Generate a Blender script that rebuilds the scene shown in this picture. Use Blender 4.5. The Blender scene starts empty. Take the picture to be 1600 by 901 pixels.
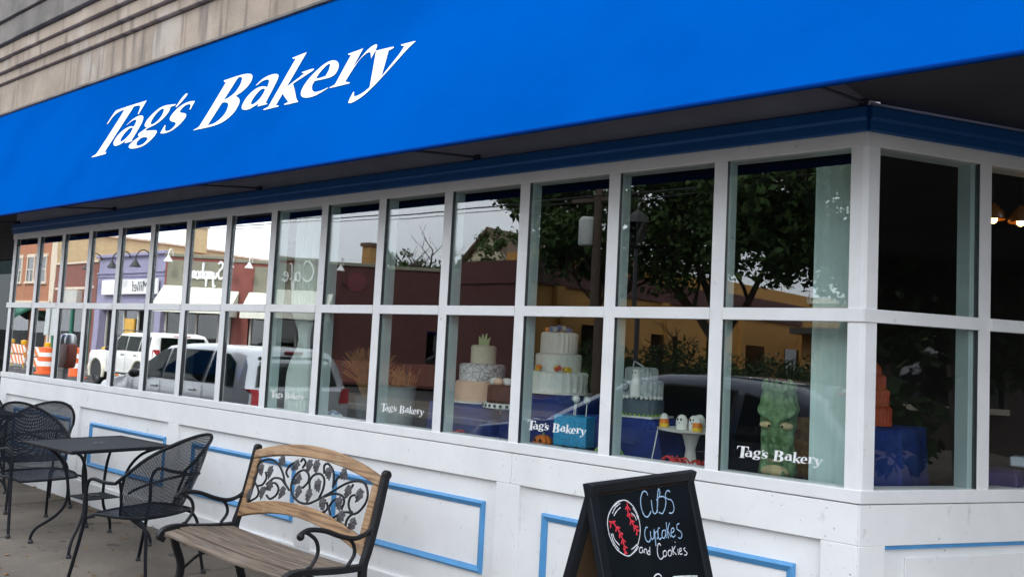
import bpy, bmesh, math, random
from mathutils import Vector, Matrix, Quaternion
R = math.radians
random.seed(7)
S = bpy.context.scene
COL = S.collection
# ------------------------------------------------------------------ camera
cam = bpy.data.cameras.new('camera'); cam.sensor_width = 36.0; cam.lens = 30.55; cam.clip_end = 2000; cam.clip_start = 0.05
cob = bpy.data.objects.new('camera', cam); COL.objects.link(cob)
rt = Vector((0.76537802, 0.64158288, 0.05067432)); dn = Vector((-0.00753303, 0.0876635, -0.99612166)); fw = Vector((-0.6435369, 0.7620279, 0.07192878))
cob.matrix_world = Matrix(((rt.x, -dn.x, -fw.x, 10.2917), (rt.y, -dn.y, -fw.y, -3.7327), (rt.z, -dn.z, -fw.z, 1.5907), (0, 0, 0, 1)))
S.camera = cob
# ------------------------------------------------------------------ sky, sun, exposure
SUN_EL, SUN_AZ = R(46), R(24)          # azimuth from +Y clockwise: veiled sun behind the bakery, so its front and pavement lie in open shade
wd = bpy.data.worlds.new('World'); S.world = wd; wd.use_nodes = True
nt = wd.node_tree; nt.nodes.clear()
o = nt.nodes.new('ShaderNodeOutputWorld'); bg = nt.nodes.new('ShaderNodeBackground')
sk = nt.nodes.new('ShaderNodeTexSky'); sk.sky_type = 'NISHITA'; sk.sun_disc = False; sk.sun_elevation = SUN_EL; sk.sun_rotation = SUN_AZ; sk.dust_density = 3.0; sk.air_density = 1.0
tc = nt.nodes.new('ShaderNodeTexCoord'); mp = nt.nodes.new('ShaderNodeMapping'); mp.inputs['Scale'].default_value = (1.2, 1.2, 3.0)
nz = nt.nodes.new('ShaderNodeTexNoise'); nz.inputs['Scale'].default_value = 1.6; nz.inputs['Detail'].default_value = 6
cr = nt.nodes.new('ShaderNodeValToRGB'); cr.color_ramp.elements[0].position = .30; cr.color_ramp.elements[0].color = (.70, .70, .70, 1); cr.color_ramp.elements[1].position = .65; cr.color_ramp.elements[1].color = (.95, .95, .95, 1)
mx = nt.nodes.new('ShaderNodeMixRGB'); mx.inputs['Color2'].default_value = (19.0, 20.1, 21.8, 1)
L = nt.links.new
L(tc.outputs['Generated'], mp.inputs['Vector']); L(mp.outputs['Vector'], nz.inputs['Vector']); L(nz.outputs['Fac'], cr.inputs['Fac']); L(cr.outputs['Color'], mx.inputs['Fac'])
L(sk.outputs['Color'], mx.inputs['Color1']); L(mx.outputs['Color'], bg.inputs['Color']); L(bg.outputs['Background'], o.inputs['Surface'])
bg.inputs['Strength'].default_value = 0.11
sl = bpy.data.lights.new('sun', 'SUN'); sl.energy = 2.1; sl.angle = R(10); sl.color = (1.0, .95, .88)
so = bpy.data.objects.new('sun', sl); COL.objects.link(so)
sd = Vector((math.sin(SUN_AZ) * math.cos(SUN_EL), math.cos(SUN_AZ) * math.cos(SUN_EL), math.sin(SUN_EL)))
so.rotation_euler = sd.to_track_quat('Z', 'Y').to_euler(); so.location = sd * 60
S.render.engine = 'CYCLES'
S.view_settings.view_transform = 'Standard'; S.view_settings.look = 'None'; S.view_settings.gamma = 1; S.view_settings.use_curve_mapping = False
S.view_settings.exposure = 0.42
S.cycles.max_bounces = 10; S.cycles.transparent_max_bounces = 24; S.cycles.glossy_bounces = 6
# ------------------------------------------------------------------ materials
MATS = {}
def mat(name, col, rough=.6, var=.12, scale=6.0, bump=0.0, bscale=40.0, metal=0.0, col2=None, detail=5.0, spec=.5, stretch=(1, 1, 1), coat=0.0, lo=.35, hi=.68):
    m = bpy.data.materials.new(name); m.use_nodes = True; n = m.node_tree; b = n.nodes['Principled BSDF']
    b.inputs['Roughness'].default_value = rough; b.inputs['Metallic'].default_value = metal; b.inputs['Specular IOR Level'].default_value = spec
    if coat: b.inputs['Coat Weight'].default_value = coat; b.inputs['Coat Roughness'].default_value = .06
    t = n.nodes.new('ShaderNodeTexCoord'); p = n.nodes.new('ShaderNodeMapping'); p.inputs['Scale'].default_value = stretch
    n.links.new(t.outputs['Object'], p.inputs['Vector'])
    z = n.nodes.new('ShaderNodeTexNoise'); z.inputs['Scale'].default_value = scale; z.inputs['Detail'].default_value = detail; z.inputs['Roughness'].default_value = .62
    n.links.new(p.outputs['Vector'], z.inputs['Vector'])
    r = n.nodes.new('ShaderNodeValToRGB'); r.color_ramp.elements[0].position = lo; r.color_ramp.elements[1].position = hi
    c2 = col2 if col2 else tuple(max(0, c * (1 - var)) for c in col)
    r.color_ramp.elements[0].color = (*c2, 1); r.color_ramp.elements[1].color = (*[min(1, c * (1 + (0 if col2 else var * .6))) for c in col], 1)
    n.links.new(z.outputs['Fac'], r.inputs['Fac']); n.links.new(r.outputs['Color'], b.inputs['Base Color'])
    if bump:
        z2 = n.nodes.new('ShaderNodeTexNoise'); z2.inputs['Scale'].default_value = bscale; z2.inputs['Detail'].default_value = 4
        bp = n.nodes.new('ShaderNodeBump'); bp.inputs['Strength'].default_value = bump; bp.inputs['Distance'].default_value = .01
        n.links.new(p.outputs['Vector'], z2.inputs['Vector']); n.links.new(z2.outputs['Fac'], bp.inputs['Height']); n.links.new(bp.outputs['Normal'], b.inputs['Normal'])
    MATS[name] = m; return m
def overlay(m, col, scale, lo, hi, amount=1.0, stretch=(1, 1, 1), detail=8):
    """spots / stains with a shape of their own on top of the base colour"""
    n = m.node_tree; b = n.nodes['Principled BSDF']; src = b.inputs['Base Color'].links[0].from_socket
    t = n.nodes.new('ShaderNodeTexCoord'); p = n.nodes.new('ShaderNodeMapping'); p.inputs['Scale'].default_value = stretch; p.inputs['Location'].default_value = (3.7, 1.3, 9.1)
    z = n.nodes.new('ShaderNodeTexNoise'); z.inputs['Scale'].default_value = scale; z.inputs['Detail'].default_value = detail
    r = n.nodes.new('ShaderNodeValToRGB'); r.color_ramp.elements[0].position = lo; r.color_ramp.elements[0].color = (0, 0, 0, 1); r.color_ramp.elements[1].position = hi; r.color_ramp.elements[1].color = (amount,) * 3 + (1,)
    x = n.nodes.new('ShaderNodeMixRGB'); x.inputs['Color2'].default_value = (*col, 1)
    n.links.new(t.outputs['Object'], p.inputs['Vector']); n.links.new(p.outputs['Vector'], z.inputs['Vector']); n.links.new(z.outputs['Fac'], r.inputs['Fac'])
    n.links.new(r.outputs['Color'], x.inputs['Fac']); n.links.new(src, x.inputs['Color1']); n.links.new(x.outputs['Color'], b.inputs['Base Color'])
def cracks(m, col, scale, width):
    n = m.node_tree; b = n.nodes['Principled BSDF']; src = b.inputs['Base Color'].links[0].from_socket
    t = n.nodes.new('ShaderNodeTexCoord'); v = n.nodes.new('ShaderNodeTexVoronoi'); v.feature = 'DISTANCE_TO_EDGE'; v.inputs['Scale'].default_value = scale
    l = n.nodes.new('ShaderNodeMath'); l.operation = 'LESS_THAN'; l.inputs[1].default_value = width; x = n.nodes.new('ShaderNodeMixRGB'); x.inputs['Color2'].default_value = (*col, 1)
    n.links.new(t.outputs['Object'], v.inputs['Vector']); n.links.new(v.outputs['Distance'], l.inputs[0]); n.links.new(l.outputs[0], x.inputs['Fac']); n.links.new(src, x.inputs['Color1']); n.links.new(x.outputs[0], b.inputs['Base Color'])
def glass(name, coat, tint, rough=0.0, mult=1.0):
    """flat window glass: mirror reflection by Fresnel (plus a reflective film) over a clear tinted pane"""
    m = bpy.data.materials.new(name); m.use_nodes = True; n = m.node_tree; n.nodes.clear()
    o = n.nodes.new('ShaderNodeOutputMaterial'); x = n.nodes.new('ShaderNodeMixShader'); g = n.nodes.new('ShaderNodeBsdfGlossy'); t = n.nodes.new('ShaderNodeBsdfTransparent'); f = n.nodes.new('ShaderNodeFresnel')
    g.inputs['Roughness'].default_value = rough; g.inputs['Color'].default_value = (1, 1, 1, 1); t.inputs['Color'].default_value = (*tint, 1); f.inputs['IOR'].default_value = 1.5
    ge = n.nodes.new('ShaderNodeNewGeometry'); io = n.nodes.new('ShaderNodeMath'); io.operation = 'MULTIPLY_ADD'; io.inputs[1].default_value = 1 / 1.5 - 1.5; io.inputs[2].default_value = 1.5     # the slab does not bend light, so both of its faces reflect alike
    n.links.new(ge.outputs['Backfacing'], io.inputs[0]); n.links.new(io.outputs[0], f.inputs['IOR'])
    a = n.nodes.new('ShaderNodeMath'); a.operation = 'MULTIPLY_ADD'; a.inputs[1].default_value = mult * (1 - coat); a.inputs[2].default_value = coat; a.use_clamp = True
    n.links.new(f.outputs['Fac'], a.inputs[0]); n.links.new(a.outputs[0], x.inputs['Fac']); n.links.new(t.outputs[0], x.inputs[1]); n.links.new(g.outputs[0], x.inputs[2]); n.links.new(x.outputs[0], o.inputs['Surface'])
    # ripple of old float glass
    tcn = n.nodes.new('ShaderNodeTexCoord'); z = n.nodes.new('ShaderNodeTexNoise'); z.inputs['Scale'].default_value = 2.2; z.inputs['Detail'].default_value = 1; bp = n.nodes.new('ShaderNodeBump'); bp.inputs['Strength'].default_value = .05; bp.inputs['Distance'].default_value = .004
    n.links.new(tcn.outputs['Object'], z.inputs['Vector']); n.links.new(z.outputs['Fac'], bp.inputs['Height']); n.links.new(bp.outputs['Normal'], g.inputs['Normal'])
    MATS[name] = m; return m
def brickmat(name, c1, c2, mortar, bw=.22, bh=.075, rough=.85):
    m = bpy.data.materials.new(name); m.use_nodes = True; n = m.node_tree; b = n.nodes['Principled BSDF']; b.inputs['Roughness'].default_value = rough
    t = n.nodes.new('ShaderNodeTexCoord'); sx = n.nodes.new('ShaderNodeSeparateXYZ'); cx = n.nodes.new('ShaderNodeCombineXYZ'); ad = n.nodes.new('ShaderNodeMath'); ad.operation = 'ADD'
    n.links.new(t.outputs['Object'], sx.inputs[0]); n.links.new(sx.outputs['X'], ad.inputs[0]); n.links.new(sx.outputs['Y'], ad.inputs[1]); n.links.new(ad.outputs[0], cx.inputs['X']); n.links.new(sx.outputs['Z'], cx.inputs['Y'])
    k = n.nodes.new('ShaderNodeTexBrick'); k.inputs['Color1'].default_value = (*c1, 1); k.inputs['Color2'].default_value = (*c2, 1); k.inputs['Mortar'].default_value = (*mortar, 1)
    k.inputs['Scale'].default_value = 1.0; k.inputs['Brick Width'].default_value = bw; k.inputs['Row Height'].default_value = bh; k.inputs['Mortar Size'].default_value = .008
    n.links.new(cx.outputs[0], k.inputs['Vector']); n.links.new(k.outputs['Color'], b.inputs['Base Color']); MATS[name] = m; return m
def emit(name, col, s):
    m = bpy.data.materials.new(name); m.use_nodes = True; b = m.node_tree.nodes['Principled BSDF']; b.inputs['Emission Color'].default_value = (*col, 1); b.inputs['Emission Strength'].default_value = s; b.inputs['Base Color'].default_value = (*col, 1); MATS[name] = m; return m
W_ = mat('white_paint', (.84, .84, .835), .55, .05, 3.0, .05, 60); overlay(W_, (.42, .42, .41), 20, .645, .76, .5, (1, 1, .6)); overlay(W_, (.60, .60, .59), 1.8, .52, .78, .5, (1, 1, .35)); overlay(W_, (.12, .12, .11), 62, .735, .76, .7, detail=2)
mat('frame_paint', (.80, .80, .80), .42, .06, 5, .03, 60); overlay(MATS['frame_paint'], (.36, .35, .33), 26, .68, .76, .5)
mat('band_blue', (.010, .105, .34), .45, .1, 4)
mat('trim_blue', (.080, .300, .600), .45, .10, 9, .05, 70)
AW = mat('awning_fabric', (.0, .084, .395), .85, .10, .8, .16, 220, spec=.0)
mat('awning_underside_shade', (.006, .009, .024), .8, .1, 9)  # shade under the awning put into the colour; the fabric itself is all blue
mat('awning_hem', (.0, .035, .22), .85, .1, 9, spec=.03)
mat('lettering_white', (.86, .86, .85), .6, .03); mat('decal_white', (.82, .83, .82), .6, .12, 60)
mat('soffit_grey', (.43, .43, .53), .7, .12, 3)
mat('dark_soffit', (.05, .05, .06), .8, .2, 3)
ST = mat('limestone', (.50, .405, .32), .9, .3, 1.6, .35, 26, col2=(.33, .262, .205)); overlay(ST, (.56, .50, .44), 2.6, .55, .68, .6, (1, 1, .5)); overlay(ST, (.12, .105, .095), 4, .54, .72, .70, (2.4, 1, .25))
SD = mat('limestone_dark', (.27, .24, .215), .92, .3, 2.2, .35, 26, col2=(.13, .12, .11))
mat('gasket', (.015, .018, .022), .35, .1)
mat('inner_frame', (.46, .56, .55), .5, .06, 4)
CO = mat('concrete', (.165, .137, .108), .92, .2, 1.2, .35, 90, col2=(.105, .087, .069)); overlay(CO, (.085, .075, .065), 2.6, .52, .70, .60); overlay(CO, (.30, .27, .23), 60, .62, .72, .5); cracks(CO, (.06, .052, .045), .55, .0035); overlay(CO, (.035, .032, .03), 7, .70, .73, .8, detail=1)
AS = mat('asphalt', (.042, .042, .045), .93, .25, 2, .4, 120); overlay(AS, (.10, .10, .10), 90, .6, .72, .6)
mat('road_paint', (.75, .73, .68), .7, .15, 12)
mat('kerb_stone', (.30, .29, .27), .9, .2, 5, .2, 60)
IR = mat('black_iron', (.008, .010, .014), .55, .3, 12, .15, 120, spec=.22)
mat('cast_iron', (.010, .010, .012), .52, .3, 10, .2, 90, spec=.28)
mat('pewter_leaf', (.085, .082, .088), .42, .35, 45, .5, 160, metal=.35)
WD = mat('seat_wood', (.20, .147, .105), .75, .3, 3.0, .3, 60, col2=(.075, .054, .040), stretch=(1, 30, 30), lo=.40, hi=.60); overlay(WD, (.27, .24, .215), 3, .5, .7, .5, (1.2, 22, 22))
HW = mat('honey_wood', (.37, .220, .108), .6, .3, 2.0, .12, 40, col2=(.15, .082, .042), stretch=(1.6, 26, 34), lo=.36, hi=.56); overlay(HW, (.50, .36, .22), 9, .52, .7, .4)
mat('chalkboard', (.010, .013, .017), .16, .3, 3, spec=.5); mat('board_frame', (.008, .010, .014), .5, .3, 6, spec=.25)
mat('hardboard', (.16, .085, .035), .7, .2, 4)
mat('chalk_white', (.80, .82, .85), .9, .25, 160); mat('chalk_red', (.75, .035, .06), .9, .2, 160); mat('chalk_blue', (.42, .62, .86), .9, .25, 160)
mat('steel', (.55, .55, .56), .35, .1, metal=.8)
glass('glass_clear', .055, (.965, .995, .985)); glass('glass_film', .52, (.7, .75, .75)); glass('glass_dark', .0, (.10, .12, .12), mult=.25); glass('car_glass', .0, (.45, .50, .47), mult=.30); 
# mesh of the chairs: woven strands with see-through holes (real perforation pattern in the object's own coordinates)
def meshmat(name, col, fac=.5):
    m = bpy.data.materials.new(name); m.use_nodes = True; n = m.node_tree; b = n.nodes['Principled BSDF']; b.inputs['Base Color'].default_value = (*col, 1); b.inputs['Roughness'].default_value = .6; b.inputs['Specular IOR Level'].default_value = .15
    u = n.nodes.new('ShaderNodeUVMap'); w1 = n.nodes.new('ShaderNodeTexWave'); w1.wave_type = 'BANDS'; w1.bands_direction = 'X'; w1.inputs['Scale'].default_value = 34; w2 = n.nodes.new('ShaderNodeTexWave'); w2.bands_direction = 'Y'; w2.inputs['Scale'].default_value = 26
    n.links.new(u.outputs[0], w1.inputs['Vector']); n.links.new(u.outputs[0], w2.inputs['Vector'])
    mm = n.nodes.new('ShaderNodeMath'); mm.operation = 'MAXIMUM'; n.links.new(w1.outputs['Fac'], mm.inputs[0]); n.links.new(w2.outputs['Fac'], mm.inputs[1])
    g = n.nodes.new('ShaderNodeMath'); g.operation = 'GREATER_THAN'; g.inputs[1].default_value = fac; n.links.new(mm.outputs[0], g.inputs[0]); n.links.new(g.outputs[0], b.inputs['Alpha']); MATS[name] = m
meshmat('iron_mesh', (.012, .015, .023), .42); meshmat('iron_mesh_dense', (.010, .014, .024), .22)
# ------------------------------------------------------------------ object helpers
WM = {}
def prop(o, label=None, cat=None, group=None, kind=None):
    if label: o['label'] = label
    if cat: o['category'] = cat
    if group: o['group'] = group
    if kind: o['kind'] = kind
    return o
def thing(name, loc, rotz=0.0, label=None, cat=None, group=None):
    e = bpy.data.objects.new(name, None); COL.objects.link(e); e.empty_display_size = .2; e.location = loc; e.rotation_euler = (0, 0, rotz)
    WM[e.name] = Matrix.Translation(loc) @ Matrix.Rotation(rotz, 4, 'Z'); return prop(e, label, cat, group)
class MB:
    def __init__(s): s.v = []; s.f = []; s.uv = None
    def add(s, vs, fs):
        k = len(s.v); s.v += [tuple(p) for p in vs]; s.f += [tuple(i + k for i in f) for f in fs]; return s
    def box(s, x0, x1, y0, y1, z0, z1):
        return s.add([(x0, y0, z0), (x1, y0, z0), (x1, y1, z0), (x0, y1, z0), (x0, y0, z1), (x1, y0, z1), (x1, y1, z1), (x0, y1, z1)], [(0, 3, 2, 1), (4, 5, 6, 7), (0, 1, 5, 4), (1, 2, 6, 5), (2, 3, 7, 6), (3, 0, 4, 7)])
    def obox(s, o, a, b, c):
        o, a, b, c = map(Vector, (o, a, b, c)); vs = [o, o + a, o + a + b, o + b, o + c, o + a + c, o + a + b + c, o + b + c]
        return s.add(vs, [(0, 3, 2, 1), (4, 5, 6, 7), (0, 1, 5, 4), (1, 2, 6, 5), (2, 3, 7, 6), (3, 0, 4, 7)])
    def prism(s, pts, d):
        d = Vector(d); n = len(pts); p = [Vector(q) for q in pts]; vs = p + [q + d for q in p]
        return s.add(vs, [tuple(range(n - 1, -1, -1)), tuple(range(n, 2 * n))] + [(i, (i + 1) % n, n + (i + 1) % n, n + i) for i in range(n)])
    def tube(s, pts, r, n=8, caps=True, closed=False):
        p = [Vector(q) for q in pts]; m = len(p); rs = r if isinstance(r, (list, tuple)) else [r] * m
        prev = None; vs = []
        for i in range(m):
            if closed: t = p[(i + 1) % m] - p[i - 1]
            else: t = p[min(i + 1, m - 1)] - p[max(i - 1, 0)]
            t = t.normalized() if t.length > 1e-9 else Vector((0, 0, 1))
            if prev is None:
                a = Vector((0, 0, 1)) if abs(t.z) < .9 else Vector((1, 0, 0)); nrm = (a - t * a.dot(t)).normalized()
            else:
                nrm = prev - t * prev.dot(t); nrm = nrm.normalized() if nrm.length > 1e-6 else t.orthogonal().normalized()
            prev = nrm; bi = t.cross(nrm)
            for k in range(n):
                a = 2 * math.pi * k / n; vs.append(p[i] + (nrm * math.cos(a) + bi * math.sin(a)) * rs[i])
        fs = []
        for i in range(m if closed else m - 1):
            j = (i + 1) % m
            for k in range(n): fs.append((i * n + k, i * n + (k + 1) % n, j * n + (k + 1) % n, j * n + k))
        if caps and not closed: fs.append(tuple(range(n - 1, -1, -1))); fs.append(tuple((m - 1) * n + k for k in range(n)))
        return s.add(vs, fs)
    def lathe(s, prof, c=(0, 0, 0), n=24, cap=True, squash=(1, 1)):
        c = Vector(c); vs = []; m = len(prof)
        for r, z in prof:
            for k in range(n): a = 2 * math.pi * k / n; vs.append(c + Vector((r * math.cos(a) * squash[0], r * math.sin(a) * squash[1], z)))
        fs = [(i * n + k, i * n + (k + 1) % n, (i + 1) * n + (k + 1) % n, (i + 1) * n + k) for i in range(m - 1) for k in range(n)]
        if cap: fs.append(tuple(range(n - 1, -1, -1))); fs.append(tuple((m - 1) * n + k for k in range(n)))
        return s.add(vs, fs)
    def ball(s, c, r, n=12, sq=(1, 1, 1), top=1.0):
        m = n // 2 + 1; prof = []
        c = Vector(c); vs = []; fs = []
        for i in range(m):
            t = -math.pi / 2 + math.pi * i / (m - 1)
            for k in range(n): a = 2 * math.pi * k / n; vs.append(c + Vector((r * math.cos(t) * math.cos(a) * sq[0], r * math.cos(t) * math.sin(a) * sq[1], r * math.sin(t) * sq[2])))
        fs = [(i * n + k, i * n + (k + 1) % n, (i + 1) * n + (k + 1) % n, (i + 1) * n + k) for i in range(m - 1) for k in range(n)]
        return s.add(vs, fs)
    def grid(s, P, uvs=None):
        """P[i][j] rows of points -> quads"""
        a = len(P); b = len(P[0]); vs = [q for row in P for q in row]
        return s.add(vs, [(i * b + j, i * b + j + 1, (i + 1) * b + j + 1, (i + 1) * b + j) for i in range(a - 1) for j in range(b - 1)])
    def build(s, name, m, parent=None, local=False, smooth=False, bevel=0.0, seg=1, kind=None, clean=True):
        v = s.v
        if parent is not None and not local:
            inv = WM[parent.name].inverted(); v = [inv @ Vector(q) for q in v]
        me = bpy.data.meshes.new(name); me.from_pydata([tuple(q) for q in v], [], s.f); me.validate()
        if clean or bevel:
            bm = bmesh.new(); bm.from_mesh(me); bmesh.ops.remove_doubles(bm, verts=bm.verts, dist=1e-5)
            if bevel:
                es = [e for e in bm.edges if len(e.link_faces) == 2 and e.calc_face_angle(0) > R(25)]
                bmesh.ops.bevel(bm, geom=es, offset=bevel, segments=seg, affect='EDGES', profile=.5, clamp_overlap=True)
            bmesh.ops.recalc_face_normals(bm, faces=bm.faces); bm.to_mesh(me); bm.free()
        if smooth:
            me.polygons.foreach_set('use_smooth', [True] * len(me.polygons))
            if smooth != 'all': me.set_sharp_from_angle(angle=R(38))
        return link(name, me, m, parent, kind)
def link(name, me, m, parent=None, kind=None):
    if m and not me.materials: me.materials.append(MATS[m] if isinstance(m, str) else m)
    ob = bpy.data.objects.new(name, me); COL.objects.link(ob)
    if parent is not None: ob.parent = parent; WM[ob.name] = WM[parent.name]
    else: WM[ob.name] = Matrix.Identity(4)
    if kind: ob['kind'] = kind
    return ob
def copy_tree(src, parent=None, skip=()):
    c = src.copy(); COL.objects.link(c)
    if parent is not None: c.parent = parent
    for ch in src.children: copy_tree(ch, c)
    return c
def spline(pts, n=6, closed=False):
    p = [Vector(q) for q in pts]; m = len(p); out = []
    rng = range(m) if closed else range(m - 1)
    for i in rng:
        p0 = p[(i - 1) % m] if closed else p[max(i - 1, 0)]; p1 = p[i]; p2 = p[(i + 1) % m]; p3 = p[(i + 2) % m] if closed else p[min(i + 2, m - 1)]
        for k in range(n):
            t = k / n; out.append(.5 * ((2 * p1) + (-p0 + p2) * t + (2 * p0 - 5 * p1 + 4 * p2 - p3) * t * t + (-p0 + 3 * p1 - 3 * p2 + p3) * t ** 3))
    if not closed: out.append(p[-1])
    return out
def smooth_poly(pts, lim=62):
    """cut shallow corners once, keep sharp ones"""
    n = len(pts); out = []
    for i in range(n):
        a, b, c = Vector(pts[i - 1]), Vector(pts[i]), Vector(pts[(i + 1) % n]); d1 = b - a; d2 = c - b
        if d1.length < 1e-6 or d2.length < 1e-6: continue
        if d1.angle(d2) < R(lim): out += [tuple(b - d1 * .25), tuple(b + d2 * .25)]
        else: out.append(tuple(b))
    return out
def glyph_mesh(name, loops, fn, depth, nrm):
    """filled outline with holes -> thin raised letter; fn maps (u,v) to a point"""
    cu = bpy.data.curves.new(name, 'CURVE'); cu.dimensions = '2D'; cu.fill_mode = 'BOTH'
    for lp in loops:
        q = smooth_poly(smooth_poly(lp)); sp = cu.splines.new('POLY'); sp.points.add(len(q) - 1); sp.use_cyclic_u = True
        for i, (a, b) in enumerate(q): sp.points[i].co = (a, b, 0, 1)
    to = bpy.data.objects.new(name, cu); COL.objects.link(to); dg = bpy.context.evaluated_depsgraph_get(); me = bpy.data.meshes.new_from_object(to.evaluated_get(dg)); bpy.data.objects.remove(to); bpy.data.curves.remove(cu)
    vs = [fn(v.co.x, v.co.y) for v in me.vertices]; fs = [tuple(p.vertices) for p in me.polygons]
    return vs, fs
def text_mesh(txt, size):
    cu = bpy.data.curves.new('t', 'FONT'); cu.body = txt; cu.size = size; cu.align_x = 'CENTER'; to = bpy.data.objects.new('t', cu); COL.objects.link(to); dg = bpy.context.evaluated_depsgraph_get(); me = bpy.data.meshes.new_from_object(to.evaluated_get(dg)); bpy.data.objects.remove(to); bpy.data.curves.remove(cu)
    r = ([tuple(v.co) for v in me.vertices], [tuple(p.vertices) for p in me.polygons]); return r
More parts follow.
